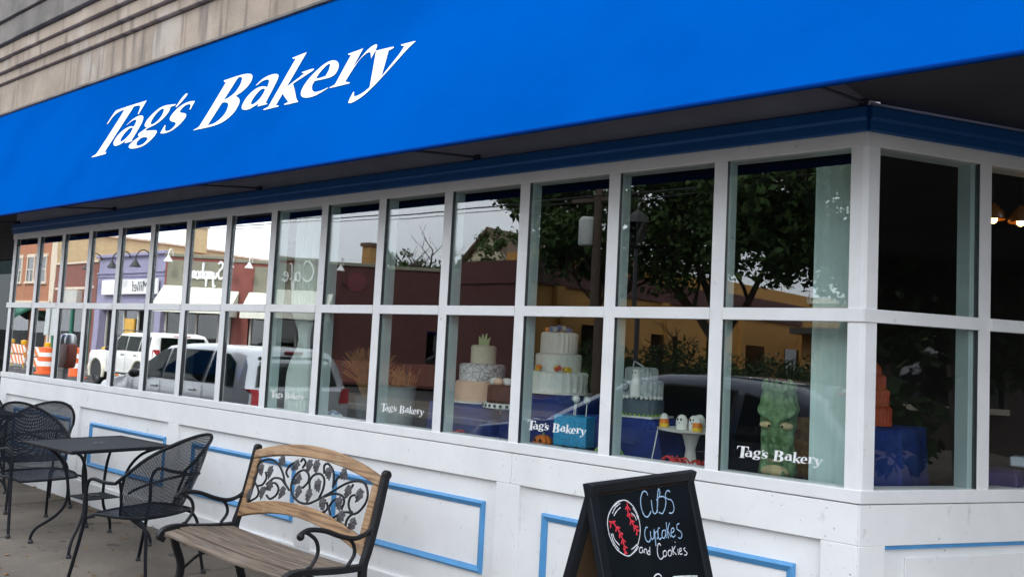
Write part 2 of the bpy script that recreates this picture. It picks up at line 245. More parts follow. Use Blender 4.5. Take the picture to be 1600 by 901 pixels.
GL = {"T":[[[3.102,1.029],[2.875,1.028],[2.705,1.026],[2.548,1.021],[2.525,0.957],[2.523,0.871],[2.543,0.87],[2.555,0.927],[2.584,0.971],[2.639,0.99],[2.73,0.998],[2.735,0.939],[2.701,0.533],[2.682,0.516],[2.623,0.497],[2.662,0.489],[2.895,0.493],[2.892,0.513],[2.852,0.521],[2.902,1.0],[2.974,0.998],[3.03,0.985],[3.051,0.96],[3.081,0.884],[3.098,0.883]]],"a":[[[2.974,0.784],[3.026,0.837],[3.104,0.863],[3.177,0.857],[3.224,0.839],[3.255,0.801],[3.275,0.74],[3.267,0.587],[3.286,0.578],[3.261,0.569],[3.158,0.568],[3.161,0.602],[3.114,0.574],[3.046,0.56],[2.985,0.564],[2.939,0.588],[2.908,0.632],[2.921,0.697],[2.985,0.745],[3.066,0.761],[3.148,0.744],[3.141,0.799],[3.117,0.821],[3.076,0.828],[3.027,0.815],[2.989,0.786]],[[3.137,0.738],[3.078,0.735],[3.038,0.691],[3.029,0.631],[3.05,0.604],[3.079,0.596],[3.132,0.624],[3.163,0.677],[3.151,0.723]]],"g":[[[3.704,0.885],[3.64,0.889],[3.529,0.901],[3.449,0.891],[3.384,0.85],[3.337,0.789],[3.337,0.74],[3.368,0.707],[3.423,0.69],[3.392,0.675],[3.329,0.645],[3.333,0.624],[3.377,0.602],[3.352,0.594],[3.3,0.565],[3.276,0.529],[3.295,0.503],[3.353,0.485],[3.439,0.477],[3.549,0.483],[3.625,0.523],[3.66,0.579],[3.656,0.615],[3.623,0.633],[3.549,0.644],[3.481,0.649],[3.42,0.659],[3.431,0.675],[3.461,0.684],[3.55,0.698],[3.624,0.741],[3.665,0.805],[3.652,0.847],[3.64,0.864],[3.717,0.871]],[[3.534,0.868],[3.482,0.869],[3.437,0.82],[3.432,0.757],[3.456,0.717],[3.489,0.709],[3.546,0.73],[3.575,0.781],[3.56,0.839]],[[3.551,0.568],[3.49,0.585],[3.424,0.587],[3.392,0.552],[3.409,0.518],[3.448,0.501],[3.506,0.501],[3.55,0.522],[3.56,0.551]]],"q":[[[3.812,0.97],[3.788,0.977],[3.76,0.947],[3.75,0.917],[3.734,0.852],[3.749,0.842],[3.76,0.85],[3.795,0.893],[3.82,0.947],[3.822,0.963]]],"s":[[[4.014,0.86],[3.97,0.868],[3.898,0.87],[3.828,0.855],[3.766,0.815],[3.736,0.754],[3.754,0.719],[3.803,0.692],[3.878,0.674],[3.91,0.651],[3.898,0.612],[3.856,0.591],[3.803,0.597],[3.77,0.62],[3.74,0.667],[3.727,0.662],[3.726,0.589],[3.76,0.578],[3.848,0.574],[3.934,0.598],[3.995,0.649],[4.015,0.707],[3.995,0.733],[3.946,0.753],[3.884,0.764],[3.854,0.784],[3.86,0.818],[3.908,0.845],[3.96,0.839],[3.989,0.818],[4.003,0.777],[4.019,0.776]]],"B":[[[4.307,1.006],[4.441,1.013],[4.545,1.015],[4.646,1.003],[4.71,0.978],[4.742,0.942],[4.751,0.889],[4.714,0.831],[4.625,0.794],[4.682,0.772],[4.732,0.734],[4.752,0.687],[4.745,0.618],[4.685,0.565],[4.602,0.539],[4.459,0.534],[4.256,0.537],[4.261,0.543],[4.31,0.557],[4.32,0.578],[4.357,0.977],[4.319,0.991]],[[4.57,0.982],[4.527,0.997],[4.505,0.984],[4.499,0.952],[4.472,0.79],[4.523,0.798],[4.589,0.833],[4.608,0.903],[4.589,0.959]],[[4.566,0.743],[4.509,0.762],[4.468,0.761],[4.464,0.74],[4.439,0.558],[4.523,0.559],[4.589,0.595],[4.614,0.655],[4.592,0.716]]],"a2":[[[4.852,0.847],[4.892,0.893],[4.964,0.914],[5.041,0.912],[5.093,0.897],[5.119,0.874],[5.131,0.822],[5.13,0.633],[5.16,0.624],[5.16,0.617],[5.041,0.619],[5.036,0.647],[4.996,0.63],[4.942,0.612],[4.874,0.619],[4.826,0.639],[4.802,0.675],[4.803,0.746],[4.851,0.801],[4.923,0.822],[4.99,0.81],[5.035,0.793],[5.022,0.845],[5.002,0.867],[4.967,0.876],[4.915,0.874],[4.866,0.841]],[[5.014,0.783],[4.964,0.793],[4.927,0.751],[4.913,0.69],[4.932,0.659],[4.961,0.652],[5.008,0.68],[5.027,0.732],[5.025,0.767]]],"k":[[[5.338,1.036],[5.306,1.035],[5.178,1.024],[5.187,1.013],[5.231,1.006],[5.195,0.588],[5.14,0.574],[5.161,0.565],[5.332,0.565],[5.329,0.574],[5.289,0.582],[5.298,0.68],[5.428,0.585],[5.389,0.573],[5.401,0.563],[5.552,0.561],[5.55,0.569],[5.526,0.58],[5.439,0.679],[5.37,0.75],[5.381,0.76],[5.542,0.826],[5.545,0.844],[5.512,0.85],[5.408,0.844],[5.421,0.831],[5.451,0.826],[5.307,0.739]]],"e":[[[5.825,0.627],[5.767,0.613],[5.708,0.612],[5.672,0.626],[5.64,0.654],[5.622,0.691],[5.628,0.721],[5.702,0.717],[5.786,0.714],[5.831,0.726],[5.843,0.763],[5.827,0.809],[5.797,0.844],[5.75,0.869],[5.696,0.879],[5.636,0.861],[5.58,0.815],[5.534,0.752],[5.517,0.683],[5.53,0.637],[5.559,0.606],[5.606,0.585],[5.666,0.576],[5.723,0.579],[5.777,0.597],[5.829,0.62]],[[5.712,0.849],[5.69,0.851],[5.657,0.818],[5.633,0.779],[5.631,0.739],[5.678,0.736],[5.73,0.742],[5.736,0.786],[5.722,0.832]]],"r":[[[6.011,0.907],[5.867,0.895],[5.875,0.885],[5.908,0.875],[5.889,0.639],[5.842,0.623],[5.853,0.615],[6.046,0.616],[6.047,0.623],[5.989,0.641],[6.019,0.786],[6.044,0.828],[6.072,0.852],[6.099,0.857],[6.118,0.843],[6.15,0.793],[6.159,0.849],[6.152,0.901],[6.131,0.913],[6.101,0.908],[6.063,0.881],[6.031,0.818],[5.998,0.758]]],"y":[[[6.33,0.846],[6.315,0.848],[6.161,0.852],[6.174,0.827],[6.277,0.54],[6.233,0.504],[6.189,0.491],[6.16,0.491],[6.141,0.531],[6.13,0.534],[6.126,0.455],[6.14,0.443],[6.175,0.44],[6.24,0.467],[6.3,0.523],[6.36,0.607],[6.42,0.702],[6.48,0.797],[6.507,0.824],[6.523,0.841],[6.512,0.847],[6.393,0.846],[6.4,0.835],[6.434,0.827],[6.423,0.774],[6.384,0.692],[6.346,0.613],[6.296,0.823],[6.319,0.826],[6.335,0.837]]]}
BENCH = {"lat":{"c1":[[-0.525,0.156],[-0.453,0.194],[-0.442,0.225],[-0.474,0.258],[-0.515,0.282],[-0.542,0.332],[-0.526,0.395],[-0.459,0.43],[-0.379,0.436],[-0.297,0.409],[-0.234,0.366],[-0.192,0.32],[-0.129,0.286]],"c2":[[-0.475,0.262],[-0.422,0.28],[-0.402,0.321],[-0.427,0.355]],"c3":[[-0.383,0.286],[-0.324,0.331],[-0.247,0.338],[-0.188,0.313],[-0.129,0.286]],"c4":[[-0.351,0.224],[-0.302,0.209],[-0.25,0.239],[-0.242,0.277],[-0.283,0.304],[-0.316,0.303]],"c5":[[-0.178,0.359],[-0.21,0.384],[-0.188,0.431],[-0.124,0.461]],"c6":[[-0.058,0.429],[-0.042,0.463],[-0.076,0.481],[-0.092,0.461]],"c7":[[-0.004,0.318],[0.033,0.359],[0.019,0.4],[-0.04,0.419],[-0.101,0.387],[-0.124,0.33],[-0.098,0.276],[-0.016,0.239],[0.083,0.24],[0.164,0.273],[0.268,0.33],[0.387,0.398],[0.486,0.427],[0.554,0.418],[0.595,0.372],[0.595,0.32],[0.553,0.267],[0.497,0.245]],"c8":[[0.069,0.322],[0.047,0.368],[0.077,0.407],[0.133,0.418],[0.181,0.393],[0.193,0.34],[0.177,0.285]],"c9":[[0.166,0.426],[0.147,0.466],[0.175,0.484],[0.235,0.456],[0.266,0.412],[0.279,0.359]],"c10":[[0.284,0.373],[0.299,0.417],[0.337,0.435]],"c11":[[0.164,0.273],[0.283,0.324],[0.371,0.332],[0.411,0.304],[0.404,0.257]],"c12":[[0.32,0.216],[0.292,0.252],[0.318,0.297],[0.359,0.306]],"c13":[[0.349,0.201],[0.394,0.228],[0.451,0.251],[0.505,0.253]],"c14":[[0.491,0.35],[0.458,0.338],[0.453,0.298],[0.477,0.268],[0.505,0.253],[0.477,0.216],[0.478,0.177],[0.504,0.155]],"c15":[[0.441,0.376],[0.451,0.404]],"c16":[[0.247,0.211],[0.279,0.243],[0.259,0.274]]},"leaves":[[[-0.475,0.367],[-0.45,0.333]],[[-0.37,0.366],[-0.365,0.329]],[[-0.275,0.446],[-0.223,0.422]],[[-0.118,0.436],[-0.145,0.41]],[[0.013,0.452],[0.014,0.424]],[[0.084,0.458],[0.094,0.424]],[[0.215,0.436],[0.236,0.401]],[[0.355,0.445],[0.405,0.421]],[[-0.062,0.36],[-0.097,0.326]],[[0.145,0.354],[0.171,0.323]],[[-0.024,0.294],[-0.03,0.254]],[[0.084,0.289],[0.086,0.254]],[[-0.184,0.267],[-0.201,0.221]],[[-0.392,0.236],[-0.386,0.2]],[[-0.333,0.282],[-0.369,0.258]],[[-0.53,0.205],[-0.531,0.167]],[[0.234,0.263],[0.254,0.233]],[[0.378,0.289],[0.399,0.256]],[[0.426,0.22],[0.405,0.191]],[[0.431,0.361],[0.42,0.322]],[[0.537,0.357],[0.521,0.318]],[[0.539,0.2],[0.516,0.177]]]}
EASEL = {"W":{"ball":[[0.175,0.066],[0.14,0.068],[0.103,0.085],[0.075,0.111],[0.067,0.142],[0.073,0.174],[0.094,0.205],[0.13,0.227],[0.158,0.231],[0.195,0.215],[0.223,0.186],[0.237,0.152],[0.234,0.115],[0.216,0.087],[0.192,0.071],[0.175,0.066]],"h1":[[0.17,0.066],[0.142,0.07],[0.118,0.08]],"h2":[[0.152,0.074],[0.123,0.084],[0.102,0.1]],"h3":[[0.15,0.086],[0.129,0.094],[0.108,0.107]],"h4":[[0.214,0.094],[0.227,0.109],[0.232,0.131]],"h5":[[0.203,0.108],[0.218,0.12],[0.222,0.134]],"h6":[[0.078,0.156],[0.084,0.182],[0.105,0.207]],"h7":[[0.086,0.157],[0.092,0.177],[0.111,0.195]],"h8":[[0.202,0.204],[0.188,0.21],[0.169,0.215]],"h9":[[0.209,0.211],[0.197,0.219],[0.174,0.227]]},"R":[[[0.191,0.073],[0.187,0.09],[0.186,0.11],[0.193,0.13],[0.204,0.148],[0.216,0.162],[0.227,0.165]],[[0.078,0.121],[0.098,0.128],[0.113,0.144],[0.125,0.162],[0.132,0.182],[0.134,0.204],[0.134,0.223]],[[0.174,0.095],[0.188,0.087],[0.2,0.1]],[[0.177,0.117],[0.186,0.109],[0.207,0.12]],[[0.185,0.144],[0.193,0.132],[0.211,0.137]],[[0.202,0.164],[0.205,0.15],[0.226,0.154]],[[0.21,0.178],[0.216,0.166],[0.23,0.165]],[[0.08,0.141],[0.088,0.125],[0.111,0.125]],[[0.104,0.155],[0.112,0.143],[0.13,0.146]],[[0.117,0.175],[0.124,0.161],[0.139,0.166]],[[0.122,0.193],[0.131,0.181],[0.145,0.19]],[[0.128,0.213],[0.135,0.202],[0.149,0.208]],[[0.128,0.223],[0.135,0.217],[0.143,0.225]]],"T":{"C":[[0.311,0.063],[0.308,0.053],[0.29,0.049],[0.274,0.062],[0.264,0.081],[0.263,0.104],[0.272,0.124],[0.289,0.129],[0.308,0.119],[0.313,0.113]],"u":[[0.327,0.08],[0.324,0.1],[0.324,0.117],[0.335,0.124],[0.351,0.113],[0.369,0.073]],"b":[[0.348,0.123],[0.36,0.09],[0.373,0.06],[0.384,0.048],[0.386,0.061],[0.375,0.074],[0.356,0.083]],"b2":[[0.375,0.074],[0.404,0.076],[0.412,0.091],[0.397,0.114],[0.376,0.128],[0.358,0.121]],"s":[[0.449,0.064],[0.437,0.058],[0.422,0.064],[0.414,0.077],[0.427,0.086],[0.446,0.091],[0.454,0.106],[0.451,0.123],[0.437,0.132],[0.418,0.13]],"c1":[[0.277,0.163],[0.271,0.159],[0.26,0.168],[0.254,0.183],[0.258,0.2],[0.272,0.205],[0.283,0.197]],"u1":[[0.289,0.174],[0.286,0.191],[0.292,0.2],[0.304,0.193],[0.312,0.17],[0.307,0.2]],"p1":[[0.314,0.174],[0.309,0.197],[0.306,0.223]],"p2":[[0.312,0.184],[0.328,0.179],[0.33,0.192],[0.317,0.203]],"c2":[[0.347,0.171],[0.337,0.171],[0.328,0.189],[0.332,0.205],[0.346,0.201]],"a1":[[0.373,0.181],[0.359,0.182],[0.35,0.198],[0.361,0.205],[0.373,0.194],[0.377,0.179],[0.374,0.206]],"k1":[[0.39,0.157],[0.386,0.182],[0.386,0.209]],"k2":[[0.41,0.161],[0.391,0.184],[0.403,0.206]],"e1":[[0.404,0.195],[0.426,0.19],[0.427,0.18],[0.414,0.182],[0.406,0.198],[0.416,0.208],[0.431,0.203]],"s1":[[0.468,0.17],[0.453,0.172],[0.448,0.186],[0.465,0.195],[0.471,0.206],[0.46,0.217],[0.445,0.213]],"an1":[[0.23,0.218],[0.216,0.216],[0.209,0.227],[0.22,0.232],[0.23,0.223],[0.228,0.233]],"an2":[[0.234,0.235],[0.239,0.224],[0.249,0.226],[0.248,0.239]],"an3":[[0.263,0.244],[0.267,0.229],[0.271,0.22]],"an4":[[0.265,0.233],[0.257,0.231],[0.251,0.239],[0.261,0.243]],"C2":[[0.334,0.225],[0.327,0.217],[0.317,0.221],[0.308,0.237],[0.308,0.255],[0.32,0.265],[0.338,0.259]],"o1":[[0.351,0.242],[0.339,0.247],[0.341,0.259],[0.355,0.258],[0.359,0.247],[0.351,0.242]],"o2":[[0.38,0.244],[0.368,0.25],[0.37,0.262],[0.384,0.26],[0.389,0.249],[0.38,0.244]],"k3":[[0.399,0.235],[0.395,0.262]],"k4":[[0.419,0.237],[0.4,0.249],[0.415,0.264]],"i1":[[0.43,0.247],[0.426,0.266]],"i2":[[0.42,0.224],[0.423,0.226]],"e2":[[0.435,0.257],[0.449,0.255],[0.45,0.248],[0.439,0.25],[0.436,0.264],[0.452,0.266]],"s2":[[0.475,0.25],[0.464,0.252],[0.472,0.26],[0.481,0.267],[0.474,0.272],[0.462,0.271]],"x1":[[0.263,0.312],[0.274,0.307],[0.29,0.306],[0.303,0.313],[0.303,0.319]],"x2":[[0.369,0.327],[0.443,0.336],[0.518,0.347]]}}
G = .02            # depth of the glass behind the face of the window frames
# ================================================================== ground, road, pavements
def sheet(name, x0, x1, y0, y1, z, m, label=None):
    return prop(MB().add([(x0, y0, z), (x1, y0, z), (x1, y1, z), (x0, y1, z)], [(0, 1, 2, 3)]).build(name, m), kind='structure')
sheet('ground', -400, 400, -400, 400, -.19, 'asphalt')
sheet('road', -200, 90, -11.6, -3.25, -.150, 'asphalt')
pv = prop(MB().box(-60, 30, -3.10, 6, -.30, -.012).build('pavement', 'concrete', bevel=0), kind='structure')
PW = 1.52
for i in range(-6, 9):
    for j in range(2):
        x0 = i * PW + .35; y1 = .0 - j * 1.55
        random.seed(i * 31 + j); dz = random.uniform(-.002, .002)
        MB().box(x0 + .007, x0 + PW - .007, y1 - 1.543, y1 - .007, -.0105, dz + .001).build('slab', 'concrete', pv, bevel=.006)
prop(MB().box(-60, 30, -3.25, -3.104, -.30, .004).build('kerb', 'kerb_stone', bevel=.012), kind='structure')
prop(MB().box(-90, 30, -11.75, -11.6, -.30, .0).build('kerb', 'kerb_stone', bevel=.012), kind='structure')
prop(MB().box(-90, 30, -14.95, -11.754, -.30, -.004).build('pavement', 'concrete'), kind='structure')
ln = MB()
for i in range(-20, 10): ln.box(i * 6.0, i * 6.0 + 3, -7.55, -7.43, -.149, -.146)
prop(ln.build('road_marking', 'road_paint'), kind='structure')
# ================================================================== the bakery
BK = thing('bakery_building', (4.5, 0, 0), 0, 'white panelled bakery storefront with blue trim and gridded windows under limestone', 'building')
ZS0, ZS, ZR0, ZR1, ZH0, ZH1, ZB = 1.035, 1.091, 1.788, 1.844, 2.538, 2.600, 2.712
XC = 9.075; c60, s60 = math.cos(R(60)), math.sin(R(60))
D1 = Vector((c60, s60, 0)); N1 = Vector((-s60, c60, 0))
def rw(s, d, z): return Vector((XC, 0, z)) + D1 * s + N1 * d
def rbox(b, s0, s1, d0, d1, z0, z1): return b.obox(rw(s0, d0, z0), D1 * (s1 - s0), N1 * (d1 - d0), (0, 0, z1 - z0))
# --- lower wall: plinth, recessed boards, stiles, rails, blue mouldings
MB().box(-.09, 9.07, .002, .20, -.05, .193).build('plinth', 'white_paint', BK, bevel=.004)
for k in range(5): MB().box(1.8 * k, 1.8 * k + 1.8, .026, .06, .19, .87).build('recessed_panel', 'white_paint', BK)
for k in range(6):
    x = 1.8 * k - .005 * k
    w0, w1 = (.085, .085)
    if k == 5: x = 9.0; w1 = .068
    MB().box(max(x - w0, -.09), x + w1, .0, .05, .1935, .8645).build('stile', 'white_paint', BK, bevel=.003)
xs = [-.09, 1.80, 3.578, 4.192, 5.40, 7.20, 9.07]
for a, b in zip(xs[:-1], xs[1:]): MB().box(a + .001, b - .001, -.001, .05, .865, 1.031).build('apron_board', 'white_paint', BK, bevel=.0025)
def moulding(b, x0, x1, z0, z1, y, w=.039, t=.020):
    """mitred frame with a bevelled profile"""
    prof = [(0, 0), (.003, -t * .7), (w * .35, -t), (w * .75, -t * .55), (w, -t * .3), (w, 0)]
    rings = []
    for o_, d_ in prof: rings.append([(x0 + o_, y + d_, z0 + o_), (x1 - o_, y + d_, z0 + o_), (x1 - o_, y + d_, z1 - o_), (x0 + o_, y + d_, z1 - o_)])
    vs = [p for r_ in rings for p in r_]; n = len(rings)
    return b.add(vs, [(i * 4 + k, i * 4 + (k + 1) % 4, (i + 1) * 4 + (k + 1) % 4, (i + 1) * 4 + k) for i in range(n - 1) for k in range(4)])
for x0, x1 in ((.30, 1.68), (2.085, 3.457), (3.872, 5.232), (5.65, 7.005), (7.412, 8.803)):
    moulding(MB(), x0, x1, .336, .740, .0262).build('panel_moulding', 'trim_blue', BK)
# --- window frames
MB().box(-.10, XC, -.006, .11, ZS0 + .0005, ZS).build('window_sill', 'frame_paint', BK, bevel=.003)
MB().box(-.095, XC - .001, -.002, .11, ZH0, ZH1).build('window_header', 'frame_paint', BK, bevel=.003)
def cap(b, x0, x1, z0, z1): return b.box(x0, x1, 0, .0045, z0, z1)
for k in range(0, 15):
    x = .6 * k; a, b = x - .033, x + .033
    if k == 0: a, b = -.06, .012
    m = cap(MB(), a, b, ZS, ZH0).build('mullion', 'frame_paint', BK)
    MB().box(a + .001, b - .001, .0046, .030, ZS, ZH0).build('gasket', 'gasket', m)
    MB().box(a + .004, b - .004, .0305, .115, ZS + .001, ZH0 - .001).build('inner_mullion', 'inner_frame', m)
for k in range(15):
    a = .6 * k + .0335; b = .6 * k + .5665
    if k == 0: a = -.10
    if k == 14: b = XC - .002
    r_ = MB().box(a, b, -.009, .0042, ZR0, ZR1).build('window_rail', 'frame_paint', BK, bevel=.002)
    MB().box(max(a, .013), min(b, 9.0), .0046, .030, ZR0 + .001, ZR1 - .001).build('gasket', 'gasket', r_)
    MB().box(max(a, .013), min(b, 9.0), .0305, .08, ZR0 + .003, ZR1 - .003).build('inner_rail', 'inner_frame', r_)
def decal(pane, x0, z0, sc, y):
    for key, loops in GL.items():
        vs, fs = glyph_mesh('letter', loops, lambda u, v: (x0 + (u - 2.523) * sc, y, z0 + (v - .489) * sc), 0, None)
        MB().add(vs, fs).build('letter', 'decal_white', pane, clean=False)
for k in range(15):
    a = .6 * k + .033; b = .6 * k + .567
    if k == 0: a = .012
    if k == 14: b = 9.009
    film = k < 8 - 1
    for z0, z1 in ((ZS, ZR0), (ZR1, ZH0)):
        random.seed(k * 7 + int(z0 * 10)); e_ = [random.uniform(-.0012, .0012) for _ in range(4)]; p = MB().prism([(a, G + e_[0], z0), (b, G + e_[1], z0), (b, G + e_[1] + e_[2] - e_[0], z1), (a, G + e_[2], z1)], (0, .006, 0)).build('window_pane', 'glass_film' if k < 8 else 'glass_clear', BK)
        if z0 == ZS and k in (8, 10, 12, 14): decal(p, a - .0 + {8: .055, 10: .05, 12: .052, 14: .085}[k], 1.168 if k != 14 else 1.162, .0985, G - .0028)
# --- corner post and the canted bay to the right
post = MB(); pts = [(9.009, .0), (9.058, .0), (9.070, .004)] + [tuple((rw(s_, 0, 0))[:2]) for s_ in (.012, .07)] + [tuple((rw(.07, .09, 0))[:2]), (9.009, .10)]
post.prism([(x, y, ZS) for x, y in pts], (0, 0, ZR0 - ZS)).build('corner_post', 'frame_paint', BK)
MB().prism([(x, y, ZR1) for x, y in pts], (0, 0, ZH0 - ZR1)).build('corner_post', 'frame_paint', BK)
rbox(MB(), -.004, 2.6, -.006, .11, ZS0 + .0005, ZS).build('window_sill', 'frame_paint', BK, bevel=.003)
rbox(MB(), .0, 2.6, -.002, .11, ZH0, ZH1).build('window_header', 'frame_paint', BK, bevel=.003)
for s_ in (.672, 1.34, 2.0):
    m = rbox(MB(), s_ - .033, s_ + .033, 0, .0045, ZS, ZH0).build('mullion', 'frame_paint', BK)
    rbox(MB(), s_ - .032, s_ + .032, .0046, .03, ZS, ZH0).build('gasket', 'gasket', m)
    rbox(MB(), s_ - .06, s_ + .03, .0305, .10, ZS, ZH0).build('inner_mullion', 'inner_frame', m)
for s0, s1 in ((-.006, .6385), (.7055, 1.3065), (1.3735, 1.96)):
    r_ = rbox(MB(), s0, s1, -.009, .0042, ZR0, ZR1).build('window_rail', 'frame_paint', BK, bevel=.002)
    rbox(MB(), max(s0, .07), s1, .0046, .03, ZR0 + .001, ZR1 - .001).build('gasket', 'gasket', r_)
    for z0, z1 in ((ZS, ZR0), (ZR1, ZH0)): rbox(MB(), max(s0, .07), s1, G, G + .006, z0, z1).build('window_pane', 'glass_clear', BK)
rbox(MB(), .0, 2.6, -.001, .05, .862, 1.031).build('apron_board', 'white_paint', BK, bevel=.0025)
rbox(MB(), .0, .137, -.0005, .05, .0, .862).build('stile', 'white_paint', BK, bevel=.002)
rbox(MB(), .137, 2.6, .024, .06, .0, .862).build('recessed_panel', 'white_paint', BK)
rbox(MB(), .137, 2.6, .006, .024, .845, .8615).build('panel_moulding', 'trim_blue', BK)
rbox(MB(), .26, 2.6, .014, .0238, .30, .805).build('raised_panel', 'white_paint', BK, bevel=.002)
# --- blue band, grey wall under the awning, soffits
def band(pts3, name):  # cove profile swept along x
    pass
prof = [(-.004, ZH1), (-.016, ZH1 + .004), (-.016, ZH1 + .045), (-.030, ZH1 + .056), (-.030, ZB - .012), (-.012, ZB), (.06, ZB), (.06, ZH1)]
MB().prism([(-.10, y, z) for y, z in prof], (XC + .10 + .001, 0, 0)).build('blue_band', 'band_blue', BK)
MB().prism([rw(.0, y, z) for y, z in prof], D1 * 2.6).build('blue_band', 'band_blue', BK)
MB().box(-.085, XC, .012, .16, ZB, 4.02).build('fascia_wall', 'soffit_grey', BK)
rbox(MB(), .0, 2.6, .012, .16, ZB, 2.733).build('fascia_wall', 'soffit_grey', BK)
MB().add([(XC - .02, -.53, 2.735), (16, -.53, 2.735), (16, 6, 2.735), (11.9, 5, 2.735), (XC, .0, 2.735)] + [(XC - .02, -.53, 2.77), (16, -.53, 2.77), (16, 6, 2.77), (11.9, 5, 2.77), (XC, .0, 2.77)], [(4, 3, 2, 1, 0), (5, 6, 7, 8, 9)] + [(i, (i + 1) % 5, 5 + (i + 1) % 5, 5 + i) for i in range(5)]).build('soffit', 'dark_soffit', BK)
MB().box(-9, -.086, .002, 4, 2.95, 3.05).build('soffit', 'dark_soffit', BK)
MB().box(-9, -.086, .003, .16, 3.051, 4.02).build('fascia_wall', 'soffit_grey', BK)
MB().box(XC + .001, 16, .003, .16, 2.81, 4.02).build('fascia_wall', 'soffit_grey', BK)
MB().box(-9, 16, -.10, .3, 5.52, 9).build('upper_wall', 'limestone', BK)
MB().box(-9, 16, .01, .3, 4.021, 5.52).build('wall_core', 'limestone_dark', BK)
# --- limestone courses, block by block
random.seed(3)
courses = [(4.015, 4.385, -.006, 1.25, [-2.4, -.34, .90, 2.15, 3.29, 3.95, 4.55, 5.7, 7.0]), (4.393, 4.497, -.045, 1.1, [-2.6, -1.4, .20, 1.62, 2.72, 3.9, 5.2, 6.4]), (4.505, 4.633, -.085, 1.1, [-2.2, -.4, 1.05, 2.15, 3.3, 4.5, 5.9, 7.1]), (4.641, 4.77, -.125, 1.2, [-2.5, -.9, .20, 1.45, 2.6, 3.8, 5.0, 6.3]), (4.778, 5.02, -.17, 1.4, [-2.9, -1.3, -.15, 1.1, 2.4, 3.6, 4.9, 6.2]), (5.028, 5.50, -.20, 1.4, [-2.4, -.75, .6, 2.0, 3.4, 5.0])]
for ci, (z0, z1, y, _l, js) in enumerate(courses):
    js = [-9.0, -4.0] + js + [9.0, 16.0]
    for a, b in zip(js[:-1], js[1:]):
        dy = random.uniform(-.004, .004); dz = random.uniform(-.002, .002)
        if ci == 0 and b - a < 3 and random.random() < .4:      # some tall blocks are two stones high
            zm = z0 + (z1 - z0) * random.choice((.42, .5))
            MB().box(a + .003, b - .003, y + dy, .02, z0, zm - .003).build('stone_block', 'limestone', BK, bevel=.006); MB().box(a + .003, b - .003, y + dy * .3 - .003, .02, zm + .003, z1 + dz).build('stone_block', 'limestone', BK, bevel=.006); continue
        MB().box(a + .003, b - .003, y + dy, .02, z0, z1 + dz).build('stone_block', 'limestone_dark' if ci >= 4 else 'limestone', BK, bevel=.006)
# --- recess to the left: neighbouring shopfront set back
for x0, x1 in ((-2.6, -1.05), (-4.4, -2.66), (-8.5, -4.46)):
    MB().box(x0, x1, 1.20, 1.206, .42, 2.55).build('window_pane', 'glass_dark', BK)
MB().box(-9, -1.0, 1.16, 1.26, 0, .42).build('kick_panel', 'dark_soffit', BK)
MB().box(-9, -1.0, 1.16, 1.26, 2.55, 2.95).build('transom', 'dark_soffit', BK)
for x in (-1.03, -2.63, -4.43): MB().box(x - .03, x + .03, 1.17, 1.25, .42, 2.55).build('mullion', 'gasket', BK)
MB().prism([(-.09, .05, 0), (-1.0, 1.2, 0), (-1.0, 1.3, 0), (-.085, .16, 0)], (0, 0, 2.9)).build('return_wall', 'dark_soffit', BK)
# --- interior shell
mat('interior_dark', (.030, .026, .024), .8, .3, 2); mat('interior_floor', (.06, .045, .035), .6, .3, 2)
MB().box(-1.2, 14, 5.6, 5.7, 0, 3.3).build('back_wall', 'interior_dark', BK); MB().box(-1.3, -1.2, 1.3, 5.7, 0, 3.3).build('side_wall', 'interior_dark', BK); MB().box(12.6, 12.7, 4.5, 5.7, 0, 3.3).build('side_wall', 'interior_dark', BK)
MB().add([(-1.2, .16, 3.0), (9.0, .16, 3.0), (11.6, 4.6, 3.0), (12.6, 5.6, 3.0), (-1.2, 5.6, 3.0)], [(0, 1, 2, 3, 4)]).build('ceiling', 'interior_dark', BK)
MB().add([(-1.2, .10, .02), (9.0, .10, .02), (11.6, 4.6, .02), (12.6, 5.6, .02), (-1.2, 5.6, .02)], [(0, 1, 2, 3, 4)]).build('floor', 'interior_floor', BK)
mat('display_cloth', (.012, .013, .020), .9, .3, 8, .3, 30)
SH = MB().add([(.02, .07, 1.04), (8.98, .07, 1.04), (9.04, .10, 1.04), (9.55, .98, 1.04), (9.35, 1.05, 1.04), (.02, 1.05, 1.04), (.02, .07, .3), (8.98, .07, .3), (9.35, 1.05, .3), (.02, 1.05, .3)], [(0, 1, 2, 3, 4, 5), (5, 4, 8, 9), (0, 5, 9, 6)]).build('display_shelf', 'display_cloth', BK)
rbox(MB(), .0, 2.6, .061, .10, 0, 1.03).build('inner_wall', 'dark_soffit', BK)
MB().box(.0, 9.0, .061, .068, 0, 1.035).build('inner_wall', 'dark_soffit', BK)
# ================================================================== awning
mat('strut_metal', (.05, .055, .08), .5, .1)
AWN = thing('awning', (4.5, -.62, 2.635), 0, 'long sloping blue fabric awning lettered with the bakery name', 'awning')
AB = Vector((0, -.62, 2.635)); AT = Vector((0, .0, 4.02)); AU = (AT - AB).normalized(); AL = (AT - AB).length; AN = Vector((0, -AU.z, AU.y))
def aw(x, v, o_=0.0): return Vector((x, 0, 0)) + AB + AU * v + AN * o_
def sag(x, v):
    return .006 * math.sin(x * .9 + 1) * math.sin(math.pi * v / AL) - .010 * math.sin(math.pi * v / AL) * (1 - abs(math.sin(math.pi * (x - 2.23) / 2.26)))
cb = MB(); nx, nv = 150, 10; X0, X1 = -9.0, 14.5
top = [[aw(X0 + (X1 - X0) * i / nx, AL * j / nv, sag(X0 + (X1 - X0) * i / nx, AL * j / nv)) for i in range(nx + 1)] for j in range(nv + 1)]
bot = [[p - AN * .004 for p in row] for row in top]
cb.grid(top)
can = cb.build('canopy', 'awning_fabric', AWN, smooth='all', clean=False)
